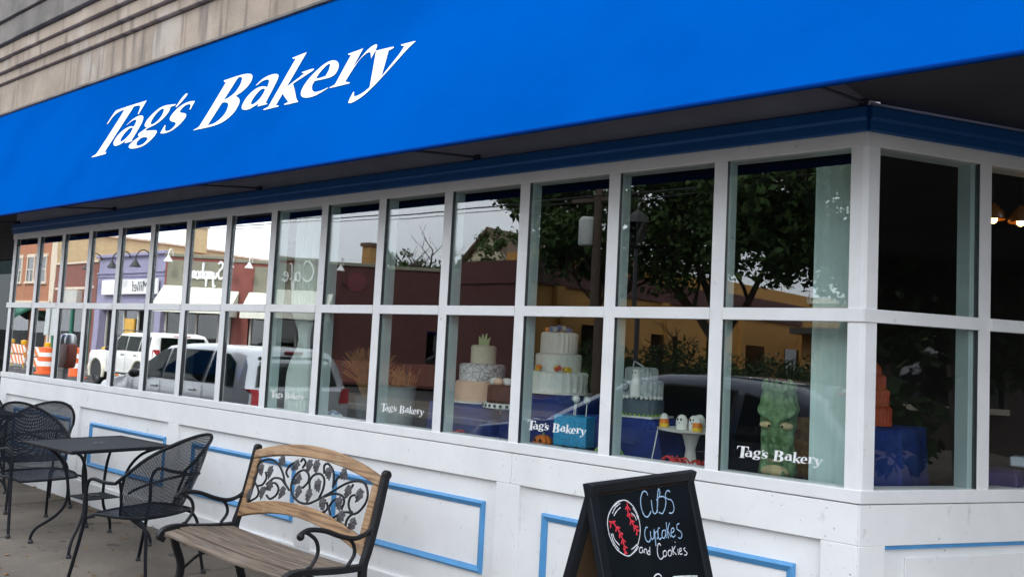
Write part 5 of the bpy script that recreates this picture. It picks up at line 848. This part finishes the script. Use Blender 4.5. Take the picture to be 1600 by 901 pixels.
vb(MB(), -47, -35.7, 15.0, 15.3, -.1, 6.30).build('front_wall', 'brick_orange', t); vb(MB(), -35.7, -35.5, 15.0, 44, -.1, 6.5).build('side_wall', 'brick_yellow', t); vb(MB(), -47, -35.7, 15.3, 44, 6.0, 6.30).build('roof', 'roof_dark', t); vb(MB(), -47, -46.8, 15.3, 44, -.1, 6.3).build('side_wall', 'brick_orange', t)
vb(MB(), -47, -35.45, 14.93, 15.35, 6.301, 6.46).build('coping', 'stone_trim', t, bevel=.02); vb(MB(), -36.0, -35.44, 14.96, 15.0, -.1, 6.3).build('quoin', 'stone_trim', t)
vb(MB(), -47, -36.0, 14.94, 15.0, 2.85, 2.98).build('string_course', 'stone_trim', t); vb(MB(), -35.51, -35.38, 15.0, 44, 6.501, 6.60).build('coping', 'stone_trim', t)
ch = vb(MB(), -35.9, -35.3, 22.0, 23.0, 6.3, 7.7).build('chimney', 'brick_yellow', t); vb(MB(), -35.97, -35.23, 21.93, 23.07, 7.7, 7.85).build('chimney_cap', 'stone_trim', ch)
for x0, x1 in ((-44.6, -43.7), (-42.6, -41.9), (-40.40, -39.80), (-38.95, -38.15), (-37.75, -36.6)):
    w = vb(MB(), x0, x1, 14.975, 15.0, 3.98, 5.25).build('window', 'shop_glass', t); vb(MB(), x0 - .16, x1 + .16, 14.93, 15.0, 5.25, 5.42).build('lintel', 'stone_trim', w); vb(MB(), x0 - .18, x1 + .18, 14.90, 15.0, 3.86, 3.98).build('sill', 'stone_trim', w)
    for a in (x0 - .10, x1): vb(MB(), a, a + .10, 14.94, 15.0, 3.981, 5.249).build('jamb', 'stone_trim', w)
    vb(MB(), x0, x1, 14.95, 14.975, 4.58, 4.64).build('sash_bar', 'shop_frame', w); vb(MB(), (x0 + x1) / 2 - .03, (x0 + x1) / 2 + .03, 14.95, 14.974, 3.98, 4.579).build('sash_bar', 'shop_frame', w)
for x0, x1 in ((-46.2, -43.6), (-43.2, -41.2), (-41.0, -38.9), (-38.6, -36.3)): vb(MB(), x0, x1, 14.97, 15.0, .45, 2.5).build('shop_window', 'shop_glass', t)
t = thing('shop_awning', (-40, my(15), 2.1), 0, 'dark green shop awning with white house number', 'awning'); MB().prism([(-41.6, my(15), 2.75), (-41.6, my(14.1), 2.15), (-41.6, my(14.1), 2.0), (-41.6, my(15), 2.6)], (3.2, 0, 0)).build('canopy', 'green_awning', t); vb(MB(), -41.6, -38.4, 14.06, 14.099, 1.98, 2.62).build('valance', 'green_awning', t)
vs, fs = text_mesh('1515', .50); MB().add([(-39.9 + (-x), my(14.05), 2.10 + y) for x, y, _ in vs], fs).build('house_number', 'lettering_white', t, clean=False)
t = thing('low_brick_shop', (-33, my(15), -.1), 0, 'low dark red brick shop between the tall building and the purple shop', 'building'); vb(MB(), -35.49, -31.05, 15.0, 30, -.1, 4.80).build('wall', 'brick_red', t); vb(MB(), -35.49, -31.05, 14.94, 15.2, 4.801, 4.9).build('coping', 'stone_trim', t); vb(MB(), -35.3, -31.3, 14.97, 15.0, 3.55, 3.66).build('string_course', 'stone_trim', t)
for x0, x1 in ((-35.0, -33.5), (-33.2, -32.0)): vb(MB(), x0, x1, 14.96, 15.0, .5, 2.5).build('shop_window', 'shop_glass', t)
for x in (-35.2, -33.35, -31.6): vb(MB(), x - .1, x + .1, 14.9, 15.0, -.1, 2.6).build('pier', 'green_awning', t)
vb(MB(), -34.3, -32.6, 14.75, 14.999, 2.75, 3.5).build('hanging_sign', 'shop_frame', t)
t = PU = thing('purple_shop', (-28, my(15), -.1), 0, 'purple painted shop with white fascia sign and gooseneck lamps', 'building')
vb(MB(), -31.0, -24.75, 15.0, 30, 2.6, 4.95).build('upper_wall', 'purple_paint', t); vb(MB(), -31.06, -24.70, 14.85, 15.1, 4.951, 5.10).build('cornice', 'purple_paint', t, bevel=.02); vb(MB(), -31.0, -24.75, 14.93, 15.0, 4.20, 4.28).build('string_course', 'purple_paint', t); vb(MB(), -31.0, -24.75, 14.95, 15.0, 4.05, 4.10).build('string_course', 'purple_paint', t)
for x in (-30.72, -24.98): vb(MB(), x - .28, x + .23, 14.9, 15.3, -.1, 2.6).build('pilaster', 'purple_paint', t)
vb(MB(), -30.4, -25.2, 15.3, 15.4, -.1, .5).build('stall_riser', 'purple_paint', t); vb(MB(), -31.0, -24.75, 15.4, 30, -.1, 2.6).build('shop_interior', 'shop_dark', t)
for x0, x1 in ((-30.4, -29.0), (-28.9, -27.7), (-26.4, -25.2)): vb(MB(), x0, x1, 15.3, 15.33, .5, 2.55).build('shop_window', 'shop_glass', t)
for x in (-30.4, -28.95, -27.65, -26.45, -25.22): vb(MB(), x - .05, x + .05, 15.24, 15.30, -.1, 2.6).build('frame', 'shop_frame', t)
vb(MB(), -28.8, -27.9, 15.22, 15.29, .9, 2.2).build('yellow_display', 'yellow_frame', t)
sg = vb(MB(), -30.2, -25.05, 14.80, 14.92, 3.22, 3.90).build('fascia_sign', 'lettering_white', t, bevel=.03)
vs, fs = text_mesh('Millef', .66); MB().add([(-26.95 + (-x), my(14.79), 3.36 + y) for x, y, _ in vs], fs).build('sign_lettering', 'car_black', sg, clean=False)
def gooseneck(t, p, d, m, s_=1.0):
    """wall lamp: arm curling out along d and down to a cone shade"""
    p = Vector(p); d = Vector(d).normalized(); z = Vector((0, 0, 1))
    a = MB().tube(spline([p, p + d * .12 * s_ + z * .22 * s_, p + d * .34 * s_ + z * .30 * s_, p + d * .52 * s_ + z * .12 * s_, p + d * .54 * s_ - z * .05 * s_], 4), .022 * s_, 6).build('lamp_arm', m, t, smooth=True)
    MB().lathe([(.05 * s_, 0), (.07 * s_, -.06 * s_), (.20 * s_, -.26 * s_), (.19 * s_, -.27 * s_), (0, -.2 * s_)], p + d * .54 * s_ - z * .05 * s_, 14, cap=False).build('lamp_shade', m, a, smooth=True)
for x in (-30.5, -28.1, -26.4): gooseneck(t, (x, my(14.85), 4.86), (0, 1, -.2), 'car_black', 1.15)
# --- cafe: wall turned 40 degrees to the street
nh = Vector((-.64520813, .76400685, 0)); tt = Vector((.76400685, .64520813, 0)); P0 = Vector((-24.68, 15.0, 0))
def cw(s_, d, z): q = P0 + tt * s_ - nh * d; return Vector((q.x, my(q.y), z))
def cbox(b, s0, s1, d0, d1, z0, z1):
    v = [cw(s0, d0, z0), cw(s1, d0, z0), cw(s1, d1, z0), cw(s0, d1, z0)]; return b.prism(v, (0, 0, z1 - z0))
t = CF = thing('cafe_building', tuple(cw(9, 0, -.1)), 0, 'long brick red cafe building with olive panels and white script signs', 'building')
cbox(MB(), -.05, 15.4, -7, -.2, -.1, 4.80).build('building_core', 'roof_dark', t); cbox(MB(), -.05, 3.05, -.2, 0, 2.5, 4.85).build('wall', 'cafe_red', t); cbox(MB(), 3.05, 3.75, -.2, .0, -.1, 4.85).build('wall', 'cafe_red', t); cbox(MB(), 3.75, 6.7, -.2, 0, 2.5, 4.85).build('wall', 'cafe_red', t); cbox(MB(), 6.7, 15.4, -.2, .0, -.1, 4.85).build('wall', 'cafe_maroon', t)
cbox(MB(), -.08, 15.43, -.25, .06, 4.851, 5.0).build('coping', 'olive_paint', t, bevel=.02)
cbox(MB(), .05, 2.72, .0, .05, 3.3, 4.72).build('olive_panel', 'olive_paint', t); cbox(MB(), 3.86, 6.45, .0, .05, 3.3, 4.72).build('olive_panel', 'olive_paint', t)
for s0, s1 in ((.1, 3.0), (3.8, 6.6)): cbox(MB(), s0, s1, -.15, -.10, .5, 2.5).build('shop_window', 'shop_glass', t); cbox(MB(), s0, s1, -.2, -.02, -.1, .5).build('stall_riser', 'cafe_red', t)
for s_ in (.1, 1.05, 2.0, 2.95, 3.85, 4.8, 5.7, 6.55): cbox(MB(), s_ - .04, s_ + .04, -.12, -.03, .5, 2.5).build('frame', 'shop_frame', t)
for s0, s1 in ((-.05, 3.25), (3.70, 7.05)):
    a = thing('shop_awning', tuple(cw((s0 + s1) / 2, .5, 2.5)), 0, ('cream cafe awning under the larger script sign', 'cream cafe awning under the smaller script sign')[s0 > 1], 'awning', 'cream cafe awnings')
    MB().prism([cw(s0, .051, 3.62), cw(s0, 1.15, 2.78), cw(s0, 1.15, 2.48), cw(s0, 1.11, 2.48), cw(s0, 1.11, 2.75), cw(s0, .051, 3.57)], cw(s1, 0, 0) - cw(s0, 0, 0)).build('canopy', 'cream_awning', a)
    for s_ in (s0 + .002, s1 - .03): MB().prism([cw(s_, .051, 3.57), cw(s_, 1.105, 2.74), cw(s_, 1.105, 2.5), cw(s_, .051, 2.5)], cw(.02, 0, 0) - cw(0, 0, 0)).build('end_panel', 'cream_awning', a)
for s_ in (.25, 2.95, 3.75, 7.4): gooseneck(t, cw(s_, .05, 4.88), cw(0, 1, 0) - cw(0, 0, 0), 'lettering_white', .9)
def script(strokes, s0, s1, z0, h, x0, x1, r):
    b = MB()
    for st in strokes:
        q = spline([(x, y, 0) for x, y in st], 4) if len(st) > 2 else [Vector((x, y, 0)) for x, y in st]
        b.tube([cw(s1 + (s0 - s1) * (p.x - x0) / (x1 - x0), .10, z0 + p.y * h) for p in q], r, 6)
    return b
yy = lambda o: [(o + .0, 1), (o + .08, .35), (o + .35, .1), (o + .65, .5), (o + .68, 1), (o + .66, -.4), (o + .45, -1.1), (o + .15, -.85)]
oo = lambda o: [(o + .35 + .33 * math.sin(k), .5 + .5 * math.cos(k)) for k in [6.2832 * i / 8 for i in range(9)]]
SY = [[(1.25, 2.15), (.85, 2.5), (.35, 2.2), (.45, 1.65), (1.0, 1.2), (1.15, .55), (.7, .05), (.1, .3)], yy(1.5), [(2.45, 0), (2.5, 1)], [(2.5, .7), (2.75, 1), (2.95, .75), (2.95, 0)], [(2.95, .7), (3.2, 1), (3.4, .75), (3.4, 0)], [(3.7, 1), (3.7, -1.1)], [(3.7, .8), (3.95, 1), (4.25, .75), (4.2, .2), (3.95, 0), (3.7, .2)], [(4.6, 2.3), (4.6, 0)], [(4.6, .7), (4.85, 1), (5.1, .75), (5.1, 0)], oo(5.35), [(6.25, 1), (6.25, 0)], [(6.25, .7), (6.5, 1), (6.7, .75), (6.7, 0)], yy(6.9), [(7.95, 2.0), (7.85, 1.55)], [(8.65, .9), (8.35, 1), (8.15, .75), (8.55, .45), (8.6, .15), (8.25, 0), (8.0, .15)]]
CA = [[(1.5, 1.9), (1.1, 2.3), (.5, 2.0), (.15, 1.2), (.4, .35), (1.0, .05), (1.6, .4)], [(2.6, .85), (2.2, 1), (1.9, .6), (2.05, .1), (2.45, .15), (2.65, .95), (2.65, .1), (2.9, .1)], [(3.6, 1.9), (3.35, 1.9), (3.2, 1.0), (3.15, -.4), (2.95, -1.0), (2.85, -.4), (3.2, .1), (3.5, .3)], [(3.8, .5), (4.3, .75), (4.15, 1.0), (3.8, .75), (3.85, .2), (4.2, 0), (4.6, .25)]]
script(SY, .78, 2.45, 3.98, .30, .1, 8.7, .050).build('script_sign', 'lettering_white', t, smooth=True)
script(CA, 4.75, 6.10, 3.98, .38, .1, 4.6, .042).build('script_sign', 'lettering_white', t, smooth=True)
mat('mural_maroon', (.14, .030, .040), .7, .2, 3)
cv = MB(); cv.prism([cw(8.0 + .46 * math.cos(a), .002, 4.2 + .42 * math.sin(a)) for a in [6.2832 * k / 28 for k in range(28)]], cw(0, .02, 0) - cw(0, 0, 0)); cv.build('round_sign', 'mural_maroon', t)
for s_ in (11.2, 13.0): cbox(MB(), s_, s_ + .9, .0, .06, 1.0, 2.3).build('window', 'shop_glass', t)
cbox(MB(), 7.3, 15.3, 0.0, .03, .0, .9).build('base_course', 'brick_red', t)
# --- tan buildings, house, trees at the right of the reflections
t = thing('tan_building', (-10.7, my(35), -.1), 0, 'long ochre side wall with a dark fascia band running away from the street', 'building')
vb(MB(), -12.5, -8.9, 20.2, 52, -.1, 4.07).build('wall', 'brick_ochre', t); vb(MB(), -12.6, -8.82, 20.1, 52.1, 4.071, 4.90).build('fascia_band', 'cafe_maroon', t); vb(MB(), -12.3, -9.1, 22.5, 51.5, 4.901, 5.55).build('parapet', 'brick_ochre', t); vb(MB(), -12.5, -8.9, 20.16, 20.199, -.1, 4.07).build('front_wall', 'cafe_maroon', t)
for D in range(23, 50, 5): w = vb(MB(), -8.899, -8.86, D, D + 2.2, .9, 2.7).build('window', 'shop_glass', t); vb(MB(), -8.899, -8.80, D - .1, D + 2.3, .78, .899).build('sill', 'stone_trim', w)
for D in (21.5, 29, 37, 45): vb(MB(), -8.899, -8.70, D, D + .5, -.1, 4.07).build('pier', 'brick_ochre', t)
t = thing('flat_roof_building', (4, my(38), -.1), 0, 'low tan brick building with pale coping at the end of the side street', 'building')
vb(MB(), -6.0, 18, 38, 48, -.1, 4.6).build('wall', 'brick_tan', t); vb(MB(), -6.2, 18.2, 36.9, 48.2, 3.30, 3.60).build('canopy', 'roof_dark', t); vb(MB(), -6.1, 18.1, 37.9, 48.1, 4.601, 4.9).build('coping', 'stone_trim', t)
for x in range(-5, 16, 3): w = vb(MB(), x, x + 1.6, 37.96, 38.0, .8, 2.6).build('window', 'shop_glass', t); vb(MB(), x - .08, x + 1.68, 37.93, 37.999, .68, .80).build('sill', 'stone_trim', w)
t = thing('gabled_house', (-26, my(46), -.1), 0, 'cream gabled house with dark roof beyond the cafe', 'house')
hp = [(-36.6, 0), (-30.4, 0), (-30.4, 7.6), (-33.5, 10.6), (-36.6, 7.6)]
mat('house_cream', (.62, .56, .40), .8, .1, 3); mat('roof_brown', (.15, .10, .07), .9, .3, 8)
MB().prism([(x, my(45), z) for x, z in hp], (0, -9, 0)).build('wall', 'house_cream', t)
for s_ in (-1, 1): MB().prism([(-33.5, my(44.5), 10.95), (-33.5 + s_ * 3.7, my(44.5), 7.35), (-33.5 + s_ * 3.7, my(44.5), 7.15), (-33.5, my(44.5), 10.7)], (0, -10, 0)).build('roof', 'roof_brown', t)
for x in (-35.0, -33.9, -32.8): MB().box(x, x + .8, my(44.95), my(44.90), 7.0, 8.3).build('window', 'shop_glass', t)
mat('bark', (.075, .055, .042), .9, .35, 14, .6, 40, stretch=(1, 1, .3))
def leafmat(n, c, c2):
    m = mat(n, c, .65, .3, 3.5, col2=c2, spec=.25); b = m.node_tree.nodes['Principled BSDF']; b.inputs['Transmission Weight'].default_value = 0
leafmat('leaf_dark', (.065, .120, .030), (.028, .058, .016)); leafmat('leaf_mid', (.075, .13, .035), (.030, .062, .018)); leafmat('leaf_autumn', (.16, .14, .03), (.05, .06, .015))
def tree(loc, h, crown, nl, m, label, seed, ls=.21, bare=False, group='trees across the street'):
    random.seed(seed); t = thing('bare_tree' if bare else 'leafy_tree', loc, 0, label, 'tree', group); cx, cz, rx, rz_ = crown
    b = MB(); tips = []
    def branch(p, d, l, r, lev):
        q = [p]; dd = Vector(d)
        for k in range(4): dd = (dd + Vector((random.uniform(-.18, .18), random.uniform(-.18, .18), random.uniform(-.05, .12)))).normalized(); q.append(q[-1] + dd * l / 4)
        b.tube(q, [r * (1 - .14 * k) for k in range(5)], 6 if lev < 2 else 4, caps=False)
        if lev >= (4 if bare else 3): tips.append(q[-1]); tips.append(q[2]); return
        for _ in range(4 if lev < 2 else 3):
            k = random.choice((2, 3, 4)); a = random.uniform(0, 6.28); nd = (dd * .75 + Vector((math.cos(a), math.sin(a), random.uniform(-.1, .5))) * .75).normalized(); branch(q[k], nd, l * random.uniform(.55, .75), r * .5, lev + 1)
    branch(Vector((0, 0, 0)), Vector((.03, 0, 1)), h * .42, h * .026, 0)
    b.build('trunk', 'bark', t, local=True, smooth=True, clean=False)
    if bare: return t
    cl = []
    for _ in range(46):
        a, c, r = random.uniform(0, 6.28), random.uniform(-1, 1), random.uniform(.35, 1) ** .6; s_ = math.sqrt(1 - c * c); cl.append((Vector((rx * r * s_ * math.cos(a), rx * r * s_ * math.sin(a), cz + rz_ * r * c)), random.uniform(.5, 1.1) * rx * .30))
    vs = []; fs = []
    for i in range(nl):
        c0, cr_ = random.choice(cl); a, c = random.uniform(0, 6.28), random.uniform(-1, 1); rr = cr_ * random.random() ** .45; s_ = math.sqrt(1 - c * c); p = c0 + Vector((rr * s_ * math.cos(a), rr * s_ * math.sin(a), rr * c * .8))
        n_ = Vector((random.gauss(0, 1), random.gauss(0, 1), random.gauss(.6, 1))).normalized(); u = n_.orthogonal().normalized(); u = (u * math.cos(a) + n_.cross(u) * math.sin(a)); v = n_.cross(u); l = ls * random.uniform(.6, 1.3); k = len(vs)
        vs += [p - u * l * .5, p + v * l * .28, p + u * l * .5, p - v * l * .28]; fs.append((k, k + 1, k + 2, k + 3))
    MB().add(vs, fs).build('crown', m, t, local=True, clean=False); return t
tree((-4.9, my(18.5), -.15), 9.5, (0, 6.3, 3.6, 2.6), 20000, 'leaf_dark', 'dark leafy tree nearest the cafe end wall', 31)
tree((-1.4, my(19.5), -.15), 10.5, (0, 6.5, 3.4, 2.8), 14000, 'leaf_dark', 'tall dark tree behind the street lantern', 32)
tree((3.0, my(17.5), -.15), 10, (0, 6.3, 4.2, 2.6), 19000, 'leaf_dark', 'broad dark tree reflected in the last front window', 33)
tree((8.6, my(19.0), -.15), 10, (0, 6.2, 4.2, 2.7), 20000, 'leaf_mid', 'green tree standing furthest right across the street', 34)
tree((-13.6, my(24), -.15), 7.4, (0, 5.7, 1.4, 1.5), 1500, 'leaf_mid', 'small airy tree in front of the gabled house', 35, .2)
tree((-24.2, my(30.5), -.15), 9.5, (0, 0, 1, 1), 0, 'leaf_mid', 'bare leafless tree rising behind the cafe roof', 36, bare=True)
tree((-30.8, my(34), -.15), 8, (0, 6.3, 2.4, 1.6), 3000, 'leaf_mid', 'rounded tree behind the cafe roof left of the chimney', 37, .22); tree((-24.2, my(32.5), -.15), 7.4, (0, 5.6, 2.4, 1.5), 3000, 'leaf_dark', 'low dark tree behind the cafe roof below the bare tree', 38, .22)
tree((-5, my(23.5), -.15), 4, (0, 1.3, 2.6, 1.0), 3500, 'leaf_dark', 'low bush at the foot of the ochre wall', 39, .14, group='bushes across the street'); tree((2, my(23), -.15), 4, (0, 1.3, 3.0, 1.0), 4000, 'leaf_dark', 'low bush in front of the flat roofed tan building', 40, .14, group='bushes across the street')
tree((5.5, my(30), -.15), 10, (0, 6.0, 4.6, 3.0), 12000, 'leaf_dark', 'dense dark tree behind the broad dark tree', 52, .3); tree((12.5, my(28), -.15), 10, (0, 6.0, 4.4, 3.0), 10000, 'leaf_mid', 'dense tree behind the furthest right tree', 53, .3)
for k_, (x_, D_) in enumerate(((-6.6, 21.0), (-6.4, 25.0), (-6.2, 29.5), (-1.5, 25.5), (5.0, 24.5))):
    tree((x_, my(D_), -.15), 2.6, (0, .95, 2.2, .95), 4500, 'leaf_dark', ('dark hedge shrub nearest the street by the ochre wall', 'middle dark hedge shrub by the ochre wall', 'furthest dark hedge shrub by the ochre wall', 'dark shrub in front of the second tree trunk', 'dark shrub in front of the broad tree trunk')[k_], 60 + k_, .16, group='bushes across the street')
t = thing('brick_chimney', (-29.75, my(30), 0), 0, 'lone tan brick chimney stack rising above the cafe roof', 'chimney'); vb(MB(), -30.1, -29.4, 30, 30.7, -.1, 7.4).build('stack', 'brick_tan', t); vb(MB(), -30.2, -29.3, 29.9, 30.8, 7.401, 7.6).build('cap', 'roof_brown', t)
t = thing('utility_pole', (-2.05, my(14.2), -.1), 0, 'dark utility pole with grey transformer can and crossarm', 'pole'); MB().tube([(0, 0, 0), (0, 0, 9.5)], [.13, .09], 10).build('pole', 'bark', t, local=True, smooth=True); MB().box(-.8, .8, -.05, .05, 5.55, 5.65).build('crossarm', 'bark', t, local=True); MB().lathe([(0, 4.45), (.2, 4.45), (.22, 4.5), (.22, 5.1), (.14, 5.18), (0, 5.2)], (-.32, 0, 0), 14, cap=False).build('transformer', 'sign_back', t, local=True, smooth=True)
wires = MB()
for k, (x, z) in enumerate(((-1.0, 5.70), (0.0, 5.75), (1.0, 5.70), (0, 6.6))):
    wires.tube([(-34 + 66 * i / 24, (x * .3), z - .06 + .9 * ((i / 12 - 1) ** 2)) for i in range(25)], .012, 4, caps=False)
wires.build('cable', 'car_black', t, local=True, clean=False)
t = thing('street_lantern', (.25, my(12.3), 0), 0, 'black lantern head on a slender street lamp post', 'street lamp')
MB().lathe([(0, 0), (.20, 0), (.18, .2), (.09, .36), (.06, .6), (.045, 3.95), (.09, 4.0), (.0, 4.06)], n=14, cap=False).build('post', 'car_black', t, local=True, smooth=True); MB().lathe([(.14, 4.07), (.25, 4.52)], n=6, cap=False).build('lantern_glass', 'shop_glass', t, local=True); MB().lathe([(.30, 4.52), (.20, 4.68), (.04, 4.80), (.0, 4.90)], n=6, cap=False).build('lantern_cap', 'car_black', t, local=True)
for k in range(6): a = 6.2832 * k / 6; MB().tube([(.142 * math.cos(a), .142 * math.sin(a), 4.07), (.252 * math.cos(a), .252 * math.sin(a), 4.53)], .013, 5).build('lantern_bar', 'car_black', t, local=True)
# --- unseen cross street building and trees, added to darken the canted bay's reflections
t = thing('added_corner_building', (27, 8, -.1), 0, 'unseen dark brick building added to darken the bay reflections', 'building'); MB().box(25, 36, -2, 30, -.1, 9.5).build('wall', 'brick_umber', t); MB().box(24.9, 36.1, -2.1, 30.1, 9.501, 9.8).build('coping', 'stone_trim', t)
for y in range(0, 28, 4):
    for z in (.9, 5.2): w = MB().box(24.96, 25.0, y, y + 2.2, z, z + 2.0).build('window', 'shop_glass', t); MB().box(24.92, 24.999, y - .1, y + 2.3, z - .12, z).build('sill', 'stone_trim', w)
tree((17.5, 3.2, -.15), 8.5, (0, 4.4, 3.6, 3.8), 17000, 'leaf_dark', 'unseen dark tree added to darken the bay reflections', 41, .3, group='trees on the side street'); tree((19.0, 8.5, -.15), 8.5, (0, 4.4, 3.6, 3.8), 17000, 'leaf_dark', 'second unseen dark tree added to darken the bay reflections', 42, .3, group='trees on the side street')
